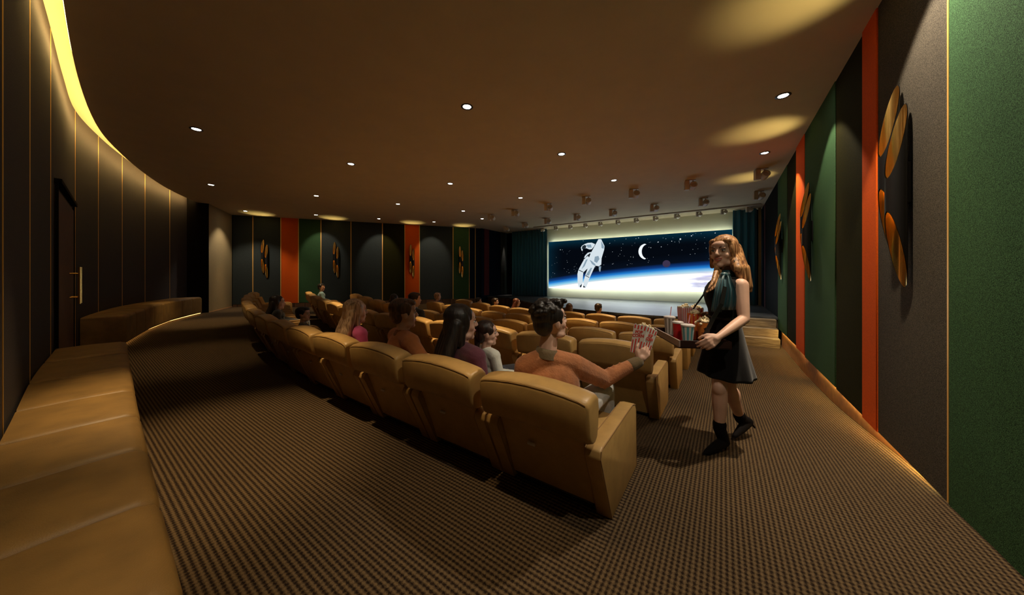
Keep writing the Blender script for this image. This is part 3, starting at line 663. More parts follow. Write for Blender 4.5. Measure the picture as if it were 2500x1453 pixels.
for r, (v0, n, cf) in enumerate(ROWS):
    for k in range(n):
        u, v, rz = seat_pose(r, k)
        o = ch0 if firstc else copy_tree(ch0); firstc = False
        f = Vector((-math.sin(rz), math.cos(rz)))
        o.location = (u, v, (FZ(u, v+0.1)+FZ(u+f.x*0.75, v+f.y*0.75))/2 - 0.004); o.rotation_euler.z = rz
        w = NUM[k] if k < n-4 else ['fourth seat from the far end', 'third seat from the far end', 'second seat from the far end', 'far end seat'][k-(n-4)]
        lab = f'tan leather cinema chair, {w} of the {RNAME[r]}'
        if (r, k) in OCC: lab = f'tan leather cinema chair {OCC[(r, k)]}, rearmost row'
        tag(o, lab, 'chair', 'cinema chairs in the '+RNAME[r])

# ------------------------------------------------------------------ people
SK = {}
def skin(name, c, c2=None): return mat(name, c, 0.5, noise=0.06, nscale=14)
M['skin'] = skin('skin_warm', (0.56, 0.30, 0.19)); M['skin_l'] = skin('skin_light', (0.66, 0.40, 0.29)); M['skin_d'] = skin('skin_dark', (0.24, 0.12, 0.08))
M['eyew'] = mat('eye_white', (0.75, 0.72, 0.68), 0.25); M['iris'] = mat('iris_dark', (0.03, 0.02, 0.015), 0.2); M['lips'] = mat('lips', (0.50, 0.13, 0.12), 0.4); M['teeth'] = mat('teeth', (0.85, 0.82, 0.78), 0.3)
def hairmat(name, a, b, sc=70, rough=0.45):
    m = bpy.data.materials.new(name); m.use_nodes = True; nt = m.node_tree; L = nt.links; N = nt.nodes; bs = N['Principled BSDF']; bs.inputs['Roughness'].default_value = rough
    tc = N.new('ShaderNodeTexCoord'); mp = N.new('ShaderNodeMapping'); mp.inputs['Scale'].default_value = (1, 1, 0.045); L.new(tc.outputs['Object'], mp.inputs[0])
    n = N.new('ShaderNodeTexNoise'); n.inputs['Scale'].default_value = sc; n.inputs['Detail'].default_value = 2; L.new(mp.outputs[0], n.inputs['Vector'])
    r = N.new('ShaderNodeValToRGB'); L.new(n.outputs['Fac'], r.inputs[0]); r.color_ramp.elements[0].position = 0.36; r.color_ramp.elements[1].position = 0.62
    r.color_ramp.elements[0].color = (*a, 1); r.color_ramp.elements[1].color = (*b, 1); L.new(r.outputs[0], bs.inputs['Base Color'])
    bp = N.new('ShaderNodeBump'); bp.inputs['Strength'].default_value = 0.35; bp.inputs['Distance'].default_value = 0.006; L.new(n.outputs['Fac'], bp.inputs['Height']); L.new(bp.outputs[0], bs.inputs['Normal'])
    return m
M['h_black'] = hairmat('hair_black', (0.006, 0.004, 0.004), (0.025, 0.018, 0.014)); M['h_brown'] = hairmat('hair_brown', (0.03, 0.014, 0.007), (0.13, 0.06, 0.028))
M['h_red'] = hairmat('hair_copper_blonde', (0.13, 0.050, 0.020), (0.55, 0.29, 0.12), 90); M['h_blond'] = hairmat('hair_blonde', (0.26, 0.15, 0.08), (0.72, 0.50, 0.33)); M['h_auburn'] = hairmat('hair_auburn', (0.05, 0.015, 0.008), (0.20, 0.06, 0.03))
M['h_dkbrown'] = hairmat('hair_dark_brown', (0.010, 0.006, 0.004), (0.05, 0.022, 0.012))
def cloth(name, c, rough=0.8, noise=0.12, bump=0.2, **k): return mat(name, c, rough, noise=noise, nscale=12, bump=bump, bscale=90, sheen=0.2, **k)
def head_frame(pos, yaw, pitch=0.0, roll=0.0, s=1.0):
    """pos: base of the chin/neck joint centre; face looks along local +y"""
    return Matrix.Translation(pos) @ Matrix.Rotation(yaw, 4, 'Z') @ Matrix.Rotation(pitch, 4, 'X') @ Matrix.Rotation(roll, 4, 'Y') @ Matrix.Scale(s, 4)
class Prims:
    """collects tapered capsules and ellipsoids that become one skin of a body or garment"""
    def __init__(s): s.mb = MB()
    def c(s, a, b, r0, r1, n=12): s.mb.cap(a, b, r0, r1, n); return s
    def e(s, mtx, c, r, rot=None):
        t = bmesh.new(); bmesh.ops.create_uvsphere(t, u_segments=18, v_segments=12, radius=1)
        s.mb.merge(t, mtx @ Matrix.Translation(c) @ (rot.to_4x4() if rot else Matrix()) @ Matrix.Diagonal((*r, 1))); return s
    def hc(s, mtx, a, b, r0, r1, n=12): sc = mtx.to_scale()[0]; s.mb.cap(mtx @ Vector(a), mtx @ Vector(b), r0*sc, r1*sc, n); return s
    def out(s, name, m, parent, vox, it=3, label=None):
        # place mesh relative to the parent
        o = s.mb.build(name, m, None, angle=180); remesh(o, vox, it)
        if parent:
            o.data.transform(parent.matrix_world.inverted() if False else (Matrix.Translation(parent.location) @ parent.rotation_euler.to_matrix().to_4x4()).inverted()); o.parent = parent
        if label: o['label'] = label
        return o
def head_prims(P, H, male=False, open_mouth=False):
    P.e(H, (0, -0.012, 0.150), (0.074, 0.094, 0.082)); P.e(H, (0, 0.012, 0.120), (0.068, 0.074, 0.085))
    P.e(H, (0, 0.032, 0.062), (0.055 if male else 0.050, 0.052, 0.052)); P.e(H, (0, 0.064, 0.026), (0.024, 0.024, 0.020))
    P.e(H, (0, 0.058, 0.168), (0.056, 0.030, 0.034))
    for x in (-1, 1):
        P.e(H, (x*0.036, 0.052, 0.094), (0.025, 0.024, 0.026)); P.e(H, (x*0.031, 0.078, 0.146), (0.022, 0.010, 0.007))
        P.e(H, (x*0.075, -0.004, 0.112), (0.008, 0.018, 0.031), Matrix.Rotation(x*-0.25, 3, 'Z')); P.e(H, (x*0.040, 0.025, 0.040), (0.022, 0.03, 0.022))
        P.e(H, (x*0.012, 0.094, 0.098), (0.009, 0.010, 0.008))
    P.hc(H, (0, 0.086, 0.138), (0, 0.104, 0.104), 0.0075, 0.0125, 10); P.e(H, (0, 0.080, 0.070), (0.024, 0.014, 0.014)); P.e(H, (0, 0.074, 0.050), (0.018, 0.012, 0.008))
def face_parts(H, parent, brow, smile=True, lids='skin'):
    inv = (Matrix.Translation(parent.location) @ parent.rotation_euler.to_matrix().to_4x4()).inverted()
    def fin(mb, name, m, label=None):
        o = mb.build(name, m, None, angle=180); o.data.transform(inv @ H); o.parent = parent
        if label: o['label'] = label
    for x in (-1, 1):
        mb = MB(); mb.ell((x*0.031, 0.0750, 0.1285), (0.0135, 0.0115, 0.0078)); fin(mb, 'eye', M['eyew'])
        mb = MB(); mb.ell((x*0.031, 0.0822, 0.1285), (0.0062, 0.0052, 0.0066)); fin(mb, 'iris', M['iris'])
        mb = MB(); mb.tube([(x*0.016, 0.0855, 0.1305), (x*0.024, 0.0895, 0.1362), (x*0.033, 0.0885, 0.1375), (x*0.042, 0.0820, 0.1345), (x*0.047, 0.0760, 0.130)], [0.001, 0.0022, 0.0026, 0.0022, 0.001], 6); fin(mb, 'eyelashes', M['h_black'])
        mb = MB(); mb.tube([(x*0.013, 0.0895, 0.1505), (x*0.024, 0.0905, 0.1560), (x*0.036, 0.0850, 0.1570), (x*0.049, 0.0730, 0.1510)], [0.0028, 0.0036, 0.0032, 0.0015], 6); fin(mb, 'eyebrow', brow)
    if smile:
        mb = MB(); mb.tube([(-0.027, 0.078, 0.078), (-0.018, 0.0885, 0.0745), (-0.008, 0.0945, 0.0745), (0, 0.0945, 0.0730), (0.008, 0.0945, 0.0745), (0.018, 0.0885, 0.0745), (0.027, 0.078, 0.078)], [0.001, 0.003, 0.0036, 0.003, 0.0036, 0.003, 0.001], 8)
        mb.tube([(-0.027, 0.078, 0.078), (-0.016, 0.088, 0.0625), (0, 0.0925, 0.0580), (0.016, 0.088, 0.0625), (0.027, 0.078, 0.078)], [0.001, 0.0036, 0.0046, 0.0036, 0.001], 8); fin(mb, 'lips', M['lips'])
        mb = MB(); mb.ell((0, 0.0855, 0.0685), (0.019, 0.0075, 0.0062)); fin(mb, 'teeth', M['teeth'])
    else:
        mb = MB(); mb.tube([(-0.022, 0.083, 0.067), (-0.010, 0.0925, 0.0695), (0, 0.0935, 0.068), (0.010, 0.0925, 0.0695), (0.022, 0.083, 0.067)], [0.001, 0.0035, 0.0034, 0.0035, 0.001], 8)
        mb.tube([(-0.021, 0.083, 0.065), (0, 0.092, 0.0605), (0.021, 0.083, 0.065)], [0.001, 0.0046, 0.001], 8); fin(mb, 'lips', M['lips'])
def hand_prims(P, W, d, n, s, curl=(0.3, 0.35, 0.4, 0.45), sc=1.0, spread=0.06, thumb=(0.6, 0.25, 0.5), bends=(1.0, 1.1, 0.8)):
    """W wrist, d towards the fingers, n palm normal (side the fingers close to), s side of the thumb"""
    W = Vector(W); d = Vector(d).normalized(); n = Vector(n); n = (n-d*n.dot(d)).normalized(); s = d.cross(n) * (1 if d.cross(n).dot(Vector(s)) > 0 else -1)
    L = 0.085*sc
    P.c(W, W+d*0.03*sc, 0.024*sc, 0.026*sc)
    for i in range(4):
        off = (0.030-0.0205*i)*sc; k = W+d*(L-0.004*abs(i-1)*sc)+s*off
        P.c(W+d*0.018*sc+s*off*0.55, k, 0.0145*sc, 0.0115*sc)
        ln = [0.040, 0.045, 0.041, 0.032][i]*sc; dd = (d+s*(spread*(1.2-i))).normalized(); p = k; ang = curl[i]
        a = 0
        for j, f in enumerate((1, 0.62, 0.5)):
            a += ang*bends[j]; v = dd*math.cos(a)+n*math.sin(a); q = p+v*ln*f
            P.c(p, q, (0.0098-0.001*j)*sc, (0.0090-0.001*j)*sc, 10); p = q
    b = W+d*0.022*sc+s*0.022*sc+n*0.006*sc
    v1 = (d*0.75+s*thumb[0]+n*thumb[1]).normalized(); p1 = b+v1*0.042*sc; P.c(b, p1, 0.0165*sc, 0.012*sc)
    v2 = (d*0.95+s*(thumb[0]*0.35)+n*thumb[2]).normalized(); p2 = p1+v2*0.032*sc; P.c(p1, p2, 0.0112*sc, 0.0105*sc, 10)
    v3 = (d*0.9+s*(thumb[0]*0.0)+n*(thumb[2]+0.25)).normalized(); P.c(p2, p2+v3*0.024*sc, 0.0102*sc, 0.0085*sc, 10)

def seated(label, seat, yaw, s=1.0, hair='short', hm='h_dkbrown', skinm='skin_l', top=(0.05, 0.05, 0.06), legs=(0.03, 0.03, 0.04), collar=None, head_yaw=0.0, head_pitch=0.0, lean=0.0, vox=0.012, arms=None, smile=False, face=True, child=False, dx=0, group=None, hs=1.0, mats=None, hairlen=0.42):
    """seated person; seat: point on the seat cushion; local +y is where the knees point"""
    e = empty('person', (seat[0], seat[1], seat[2]), yaw); tag(e, label, 'person', group)
    s, sz = s if isinstance(s, tuple) else (s, s)
    F = Matrix.Translation(seat) @ Matrix.Rotation(yaw, 4, 'Z') @ Matrix.Diagonal((s, s, sz, 1))
    T = lambda x, y, z: F @ Vector((x, y+lean*z, z))
    tm = mats or cloth('top_'+label[:18], top); lm = cloth('legs_'+label[:18], legs); sm = M[skinm]; hm_ = M[hm]
    B = Prims(); G = Prims(); Lg = Prims()
    hp = T(0, 0.0, 0.555); hs_ = s*1.0*hs
    H = head_frame(hp, yaw+head_yaw, head_pitch, 0, hs_)
    head_prims(B, H, male=(hair == 'short'))
    B.c(T(0, -0.015, 0.47), hp+Vector((0, 0, 0.04*s)), 0.056*s, 0.050*s)
    sh = 0.175 if not child else 0.15
    R3 = Matrix.Identity(3)
    for P, g in ((B, 0.0), (G, 0.014)):
        P.e(F @ Matrix.Translation((0, lean*0.36, 0)), (0, 0, 0.36), (0.150+g, 0.098+g, 0.155+g)); P.e(F @ Matrix.Translation((0, lean*0.2, 0)), (0, 0, 0.20), (0.135+g, 0.100+g, 0.15+g)); P.e(F, (0, 0, 0.09), (0.155+g, 0.115+g, 0.10+g))
        for x in (-1, 1): P.c(T(0, -0.01, 0.475), T(x*sh, 0, 0.445), (0.050+g)*s, (0.055+g)*s)
    arms = arms or {}
    for x in (-1, 1):
        A = arms.get(x, [(x*(sh+0.045), 0.03, 0.20), (x*0.16, 0.24, 0.13)])
        S_, E_, W_ = T(x*(sh+0.008), 0, 0.435), T(*A[0]), T(*A[1])
        B.c(S_, E_, 0.044*s, 0.036*s).c(E_, W_, 0.036*s, 0.024*s); G.c(S_, E_, 0.062*s, 0.050*s).c(E_, E_.lerp(W_, 0.93), 0.050*s, 0.036*s)
        d = (W_-E_).normalized(); hand_prims(B, W_, d, (0, 0, -1), Vector((-x*math.cos(yaw), -x*math.sin(yaw), 0)), (0.35, 0.4, 0.45, 0.5), s)
        K = T(x*0.11, 0.43, 0.05); An = T(x*0.115, 0.46, -0.24 if not child else -0.2)
        for P, g in ((B, 0), (Lg, 0.012)):
            P.c(T(x*0.085, 0.02, 0.055), K, (0.078+g)*s, (0.052+g)*s).c(K, An, (0.052+g)*s, (0.034+g)*s)
        B.c(An, An+(T(0, 0.12, -0.035)-T(0, 0, 0)), 0.034*s, 0.026*s)
    Lg.e(F, (0, 0, 0.07), (0.165, 0.12, 0.09))
    B.out('body', sm, e, vox, 4); G.out('shirt', tm, e, vox, 2); Lg.out('trousers', lm, e, vox*1.3, 2)
    if collar:
        C_ = Prims(); C_.c(T(0, -0.012, 0.488), T(0, -0.008, 0.515), 0.066*s, 0.060*s, 16); C_.out('collar', cloth('collar_'+label[:12], collar), e, vox*0.8, 1)
    Hh = Prims()
    if hair == 'short':
        Hh.e(H, (0, -0.024, 0.170), (0.082, 0.096, 0.080)); Hh.e(H, (0, -0.055, 0.115), (0.072, 0.055, 0.070)); Hh.e(H, (0, 0.045, 0.212), (0.060, 0.048, 0.026), Matrix.Rotation(-0.3, 3, 'X'))
        for x in (-1, 1): Hh.e(H, (x*0.070, 0.0, 0.165), (0.014, 0.045, 0.045)); Hh.e(H, (x*0.072, 0.020, 0.135), (0.008, 0.012, 0.024))
    elif hair == 'long':
        Hh.e(H, (0, -0.022, 0.168), (0.086, 0.100, 0.084)); Hh.e(H, (0, -0.06, 0.10), (0.082, 0.062, 0.10))
        for x in (-1, -0.33, 0.33, 1):
            a = H @ Vector((x*0.060, -0.05, 0.12)); b = H @ Vector((x*0.085, -0.115, -0.06)); c = H @ Vector((x*0.095, -0.155, -0.02-hairlen))
            Hh.c(a, b, 0.044*s, 0.045*s); Hh.c(b, c, 0.045*s, 0.026*s)
        for x in (-1, 1): Hh.e(H, (x*0.073, -0.01, 0.13), (0.020, 0.045, 0.075)); Hh.c(H @ Vector((x*0.076, -0.015, 0.10)), H @ Vector((x*0.090, -0.03, -0.10)), 0.022*s, 0.020*s)
    elif hair == 'tied':
        Hh.e(H, (0, -0.020, 0.168), (0.082, 0.097, 0.080)); Hh.e(H, (0, -0.055, 0.105), (0.070, 0.052, 0.075)); Hh.c(H @ Vector((0, -0.085, 0.09)), H @ Vector((0, -0.10, -0.06)), 0.040*s, 0.020*s)
        for x in (-1, 1): Hh.e(H, (x*0.066, 0.01, 0.150), (0.014, 0.050, 0.040))
    Hh.out('hair', hm_, e, max(0.006, vox*0.6), 2)
    if face: face_parts(H, e, M['h_black'] if hm != 'h_blond' else M['h_brown'], smile)
    return e, H, T

def seatpt(r, k, fwd=0.40, side=0.0, up=0.345):
    u, v, rz = seat_pose(r, k); f = Vector((-math.sin(rz), math.cos(rz))); rt = Vector((f.y, -f.x))
    q = Vector((u, v)) + f*fwd + rt*side
    return Vector((q.x, q.y, (FZ(u, v+0.1)+FZ(u+f.x*0.75, v+f.y*0.75))/2+up)), rz
LK = pi*0  # placeholder angle for straight ahead

# seated figures: seat found on the row where the ray of the head meets it, size from the height of the head
M['blazer'] = cloth('tan_blazer', (0.55, 0.19, 0.055), 0.85); M['maroon'] = cloth('maroon_knit', (0.085, 0.012, 0.028), 0.85); M['pink'] = cloth('pink_blouse', (0.85, 0.13, 0.38), 0.7); M['white'] = cloth('white_blouse', (0.72, 0.72, 0.62), 0.8)
def place(r, k, px, ytop, fwd=0.38, lim=0.2, sw=1.0, hs=1.08):
    """seat point of chair k in row r, slid sideways to the line of sight of column px; and body scale"""
    best = None
    for i in range(-20, 21):
        sd = lim*i/20; q, rz = seatpt(r, k, fwd, sd, 0.335)
        X = q.x*CT+q.y*ST; Y = -q.x*ST+q.y*CT; e_ = abs(1250+FPX*X/Y-px)
        if best is None or e_ < best[0]: best = (e_, q, rz, Y)
    _, q, rz, Y = best
    zt = CAMZ-(ytop-HOR)/FPX*Y
    return q, rz, (sw, (zt-q.z-0.25*sw*hs)/0.555)
q, rz, s_ = place(0, 2, 975, 727, 0.36, 0.30, 1.14, 1.0)
seated('man with short brown hair in a tan blazer seated in the rearmost row', q, rz-0.30, s_, 'short', 'h_brown', 'skin_l', mats=M['blazer'], collar=(0.26, 0.09, 0.03), head_yaw=-0.12, lean=0.06, vox=0.008, hs=1.0, arms={1: [(0.27, 0.10, 0.20), (0.30, 0.32, 0.13)], -1: [(-0.24, 0.02, 0.22), (-0.2, 0.25, 0.15)]})
q, rz, s_ = place(0, 3, 857, 729, 0.36, 0.30)
seated('girl with long blonde hair in a bright pink blouse', q, rz-0.2, s_, 'long', 'h_blond', 'skin_l', mats=M['pink'], head_yaw=0.1, lean=0.05, vox=0.008, hairlen=0.25, hs=1.08)
q, rz, s_ = place(0, 1, 1122, 741, 0.36, 0.25, 1.16, 1.0)
seated('woman with very long dark hair in a maroon top', q, rz-0.30, s_, 'long', 'h_black', 'skin_l', mats=M['maroon'], head_yaw=-0.22, lean=0.03, vox=0.008, hairlen=0.24, hs=1.0)
q, rz, s_ = place(0, 1, 1188, 780, 0.74, 0.3, 0.80, 1.15)
seated('child with dark tied hair in a white top beside the woman in maroon', q, rz-0.35, s_, 'tied', 'h_dkbrown', 'skin_l', mats=M['white'], head_yaw=-0.45, vox=0.007, child=True, hs=1.15)
q, rz, s_ = place(0, 5, 724, 748, 0.42, 0.5, 0.74, 1.15)
seated('young boy with short dark hair in a grey top, only his head showing', q, rz-0.3, s_, 'short', 'h_black', 'skin_l', top=(0.10, 0.09, 0.07), head_yaw=-0.4, child=True, hs=1.15, vox=0.010)
q, rz, s_ = place(0, 8, 678, 720, 0.42, 0.5, 0.95, 1.1)
seated('woman with long black hair and black clothes near the far end seats', q, rz-0.2, s_, 'long', 'h_black', 'skin_l', top=(0.008, 0.007, 0.007), head_yaw=-0.1, vox=0.012, hs=1.1)
FARP = [
 (1, 12, 778, 692, 'short', 'h_black', 'skin', (0.14, 0.24, 0.27), None, -0.7, 'bearded young man in a blue shirt at the far end of a row'),
 (1, 5, 1014, 713, 'short', 'h_dkbrown', 'skin_l', (0.02, 0.03, 0.045), (0.25, 0.35, 0.5), -0.5, 'man with neat dark hair and pale blue collar before the red panel'),
 (2, 8, 955, 717, 'long', 'h_black', 'skin_d', (0.01, 0.01, 0.012), None, 0.0, 'person with bushy black hair seen before the olive panel'),
 (2, 7, 995, 728, 'short', 'h_dkbrown', 'skin_l', (0.02, 0.02, 0.02), None, -0.9, 'dark-haired person mostly hidden behind the man in tan blazer'),
 (3, 8, 1068, 714, 'short', 'h_blond', 'skin_l', (0.12, 0.07, 0.15), None, -0.3, 'blond child seen before the slate panel of the far wall'),
 (4, 8, 1168, 726, 'short', 'h_black', 'skin_l', (0.20, 0.22, 0.22), (0.3, 0.32, 0.32), -0.9, 'dark-haired man in a pale grey shirt, farthest seat of the front row'),
 (4, 7, 1210, 727, 'short', 'h_dkbrown', 'skin_l', (0.01, 0.01, 0.012), (0.5, 0.52, 0.55), -0.9, 'man in a dark suit with white collar under the lit grey wall strip'),
 (4, 5, 1261, 728, 'long', 'h_auburn', 'skin_l', (0.02, 0.015, 0.015), (0.6, 0.6, 0.6), -0.8, 'woman with auburn hair in front of the wooden stage front'),
 (4, 3, 1390, 740, 'long', 'h_brown', 'skin_l', (0.5, 0.5, 0.46), None, 0.0, 'woman with long brown hair and white top right below the astronaut'),
 (4, 2, 1462, 740, 'short', 'h_dkbrown', 'skin_l', (0.01, 0.01, 0.012), (0.7, 0.7, 0.7), -0.3, 'man with cropped hair, white collar and dark suit below the moon'),
]
for r, k, px, yt, hr_, hm, skm, top, col, hy, lab in FARP:
    q, rz, s_ = place(r, k, px, yt, 0.38, 0.45, 0.88, 1.05)
    seated(lab, q, rz, s_, hr_, hm, skm, top, collar=col, head_yaw=hy, vox=0.014, face=True, hs=1.05)

# ---- man in the suede jacket, reaching out with the popcorn
M['suede'] = cloth('rust_suede', (0.42, 0.155, 0.055), 0.9, 0.25, 0.35); M['khaki'] = cloth('khaki_rib', (0.13, 0.085, 0.035), 0.9); M['offwhite'] = cloth('pale_jeans', (0.62, 0.60, 0.56), 0.8)
def man_suede():
    seat, rz = seatpt(0, 0, 0.42, -0.02, 0.34)
    e = empty('person', seat, rz); tag(e, 'laughing man in a rust suede jacket stretching his arm out for popcorn', 'person')
    YB = 1.86
    P_ = lambda x, y, Y: cp(x, y, Y)
    B = Prims(); G = Prims(); K = Prims()
    H = head_frame(P_(1352, 832, YB), TH-1.12, 0.16, 0, 0.98)
    head_prims(B, H, male=True)
    B.c(P_(1332, 885, YB-0.02), P_(1341, 824, YB), 0.060, 0.052)
    Sl, Sr = P_(1284, 896, YB-0.02), P_(1400, 892, YB+0.02)          # shoulders (left and right in view)
    ch = (Sl+Sr)/2; pel = seat+Vector((0, -0.06, 0.09))
    yawT = math.atan2((Sr-Sl).y, (Sr-Sl).x); R = Matrix.Translation(ch) @ Matrix.Rotation(yawT, 4, 'Z')
    El = P_(1268, 1010, YB+0.05); Wl = P_(1300, 1040, YB+0.28)
    Er, Wr = P_(1474, 926, 2.02), P_(1557, 884, 2.06)
    for P, g in ((B, 0), (G, 0.016)):
        P.e(R, (0, -0.01, -0.11), (0.165+g, 0.105+g, 0.155+g)); P.c(ch+Vector((0, 0, -0.16)), pel, 0.125+g, 0.13+g); P.e(Matrix.Translation(pel), (0, 0, 0), (0.15+g, 0.12+g, 0.10+g))
        P.c(P_(1328, 876, YB-0.02), Sl, 0.052+g, 0.054+g); P.c(P_(1336, 876, YB-0.02), Sr, 0.052+g, 0.054+g)
    B.c(Sl, El, 0.046, 0.038).c(El, Wl, 0.038, 0.026); G.c(Sl, El, 0.070, 0.056).c(El, Wl, 0.056, 0.042)
    B.c(Sr, Er, 0.046, 0.038).c(Er, Wr, 0.038, 0.027); G.c(Sr, Er, 0.072, 0.058).c(Er, Er.lerp(Wr, 0.80), 0.056, 0.040)
    # folds on the stretched sleeve
    for t, w in ((0.25, .5), (0.45, .7), (0.62, 1), (0.78, 1.2), (0.93, 1.0)):
        c = Sr.lerp(Er, t); d = (Er-Sr).normalized(); rr = 0.072-0.010*t; G.c(c+Vector((0, 0, rr))-d*0.035, c-Vector((0, 0, rr*0.9))+d*0.03*w, 0.010, 0.012)
    for t in (0.1, 0.25, 0.42):
        c = Er.lerp(Wr, t); d = (Wr-Er).normalized(); rr = 0.058-0.014*t; G.c(c+Vector((0, 0, rr))+d*0.01, c-Vector((0, 0, rr*0.9))-d*0.02, 0.009, 0.010)
    hand_prims(B, Wr+(Wr-Er).normalized()*0.008, P_(1582, 846, 2.075)-P_(1557, 884, 2.06), FV, P_(1500, 850, 2.06)-P_(1560, 870, 2.06), (0.50, 0.55, 0.60, 0.65), 0.98, 0.05, (0.85, -0.10, 0.10))
    hand_prims(B, Wl, (0.3, 1, -0.1), (0, 0, -1), (1, 0, 0), sc=1.0)
    for x, kn in ((-1, seat+Vector((-0.13, 0.42, 0.06))), (1, seat+Vector((0.15, 0.38, 0.13)))):
        an = Vector((kn.x, kn.y+0.06, FZ(kn.x, kn.y)+0.09))
        for P, g in ((B, 0), (K, 0.014)): P.c(pel+Vector((x*0.08, 0.03, -0.02)), kn, 0.080+g, 0.056+g).c(kn, an, 0.054+g, 0.036+g)
        B.c(an, an+Vector((0, 0.13, -0.045)), 0.036, 0.028)
    K.e(Matrix.Translation(pel), (0, 0, -0.02), (0.165, 0.13, 0.09))
    B.out('body', M['skin_l'], e, 0.005, 5); G.out('jacket', M['suede'], e, 0.007, 4, 'rust suede bomber jacket'); K.out('trousers', M['offwhite'], e, 0.01, 2)
    a_, b_ = P_(1332, 873, YB-0.016), P_(1336, 851, YB-0.012); C = MB(); C.tube([a_, a_.lerp(b_, 0.15), a_.lerp(b_, 0.6), b_, b_+UV*0.001, a_.lerp(b_, 0.5)], [0.076, 0.075, 0.067, 0.062, 0.058, 0.055], 28, cap=False); o_ = C.build('collar', M['khaki'], None, label='khaki ribbed collar', angle=180); o_.data.transform((Matrix.Translation(e.location) @ e.rotation_euler.to_matrix().to_4x4()).inverted()); o_.parent = e
    C = Prims(); C.c(Er.lerp(Wr, 0.80), Er.lerp(Wr, 1.0), 0.042, 0.038, 16); C.out('cuff', M['khaki'], e, 0.006, 1, 'ribbed cuff')
    Hh = Prims(); Hh.e(H, (0, -0.026, 0.172), (0.086, 0.100, 0.086)); Hh.e(H, (0, -0.062, 0.115), (0.074, 0.056, 0.070)); Hh.e(H, (0, 0.04, 0.220), (0.062, 0.056, 0.032), Matrix.Rotation(-0.25, 3, 'X'))
    for x in (-1, 1): Hh.e(H, (x*0.072, 0.0, 0.165), (0.014, 0.048, 0.045)); Hh.e(H, (x*0.073, 0.024, 0.132), (0.007, 0.010, 0.026))
    rs = random.Random(5)
    for i in range(70):
        a = rs.uniform(-0.2, pi+0.2)*-1; b = rs.uniform(0.15, 1.3); c = Vector((0.084*math.cos(a)*math.sin(b), -0.03+0.098*math.sin(a)*math.sin(b), 0.175+0.088*math.cos(b))); Hh.e(H, c, (0.015,)*3)
    for i in range(26): Hh.e(H, (rs.uniform(-0.06, 0.06), rs.uniform(-0.02, 0.085), 0.235+rs.uniform(-0.012, 0.012)-0.02*0), (0.015,)*3)
    Hh.out('hair', M['h_black'], e, 0.005, 1, 'wavy black hair')
    face_parts(H, e, M['h_black'], True)
    return e, Wr
man, WR = man_suede()

# ------------------------------------------------------------------ popcorn boxes, cups, tray
M['paperwhite'] = mat('white_card', (0.80, 0.77, 0.72), 0.6); M['cardred'] = mat('red_print', (0.72, 0.05, 0.03), 0.55); M['pop'] = mat('popcorn', (0.80, 0.66, 0.42), 0.7, noise=0.15, nscale=60); M['cardor'] = mat('orange_card', (0.85, 0.26, 0.04), 0.55)
M['cardteal'] = mat('teal_print', (0.12, 0.42, 0.48), 0.5); M['cardgrey'] = mat('grey_print', (0.30, 0.27, 0.22), 0.5); M['redplastic'] = mat('red_plastic', (0.62, 0.015, 0.02), 0.25); M['lidwhite'] = mat('frosted_lid', (0.72, 0.66, 0.62), 0.35); M['straw'] = mat('pink_straw', (0.80, 0.40, 0.48), 0.4)
M['traywood'] = mat('dark_tray_wood', (0.035, 0.012, 0.010), 0.45); M['traylight'] = mat('whitewashed_tray_side', (0.42, 0.30, 0.25), 0.5)
def popcorn_heap(mtx, w, d, label, n=60, seed=1, h=0.03):
    mb = MB(); rs = random.Random(seed)
    for i in range(n):
        x, y = rs.uniform(-w, w), rs.uniform(-d, d); z = h*(1-(x/w)**2*0.6-(y/d)**2*0.6)*rs.uniform(0.3, 1.1)
        for j in range(2): 
            t = bmesh.new(); bmesh.ops.create_icosphere(t, subdivisions=1, radius=rs.uniform(0.0065, 0.010)); mb.merge(t, mtx @ Matrix.Translation((x+rs.uniform(-.006, .006), y+rs.uniform(-.006, .006), z+rs.uniform(-.005, .006))))
    o = mb.build('popcorn', M['pop'], None, angle=180); tag(o, label, 'popcorn', kind='stuff'); return o
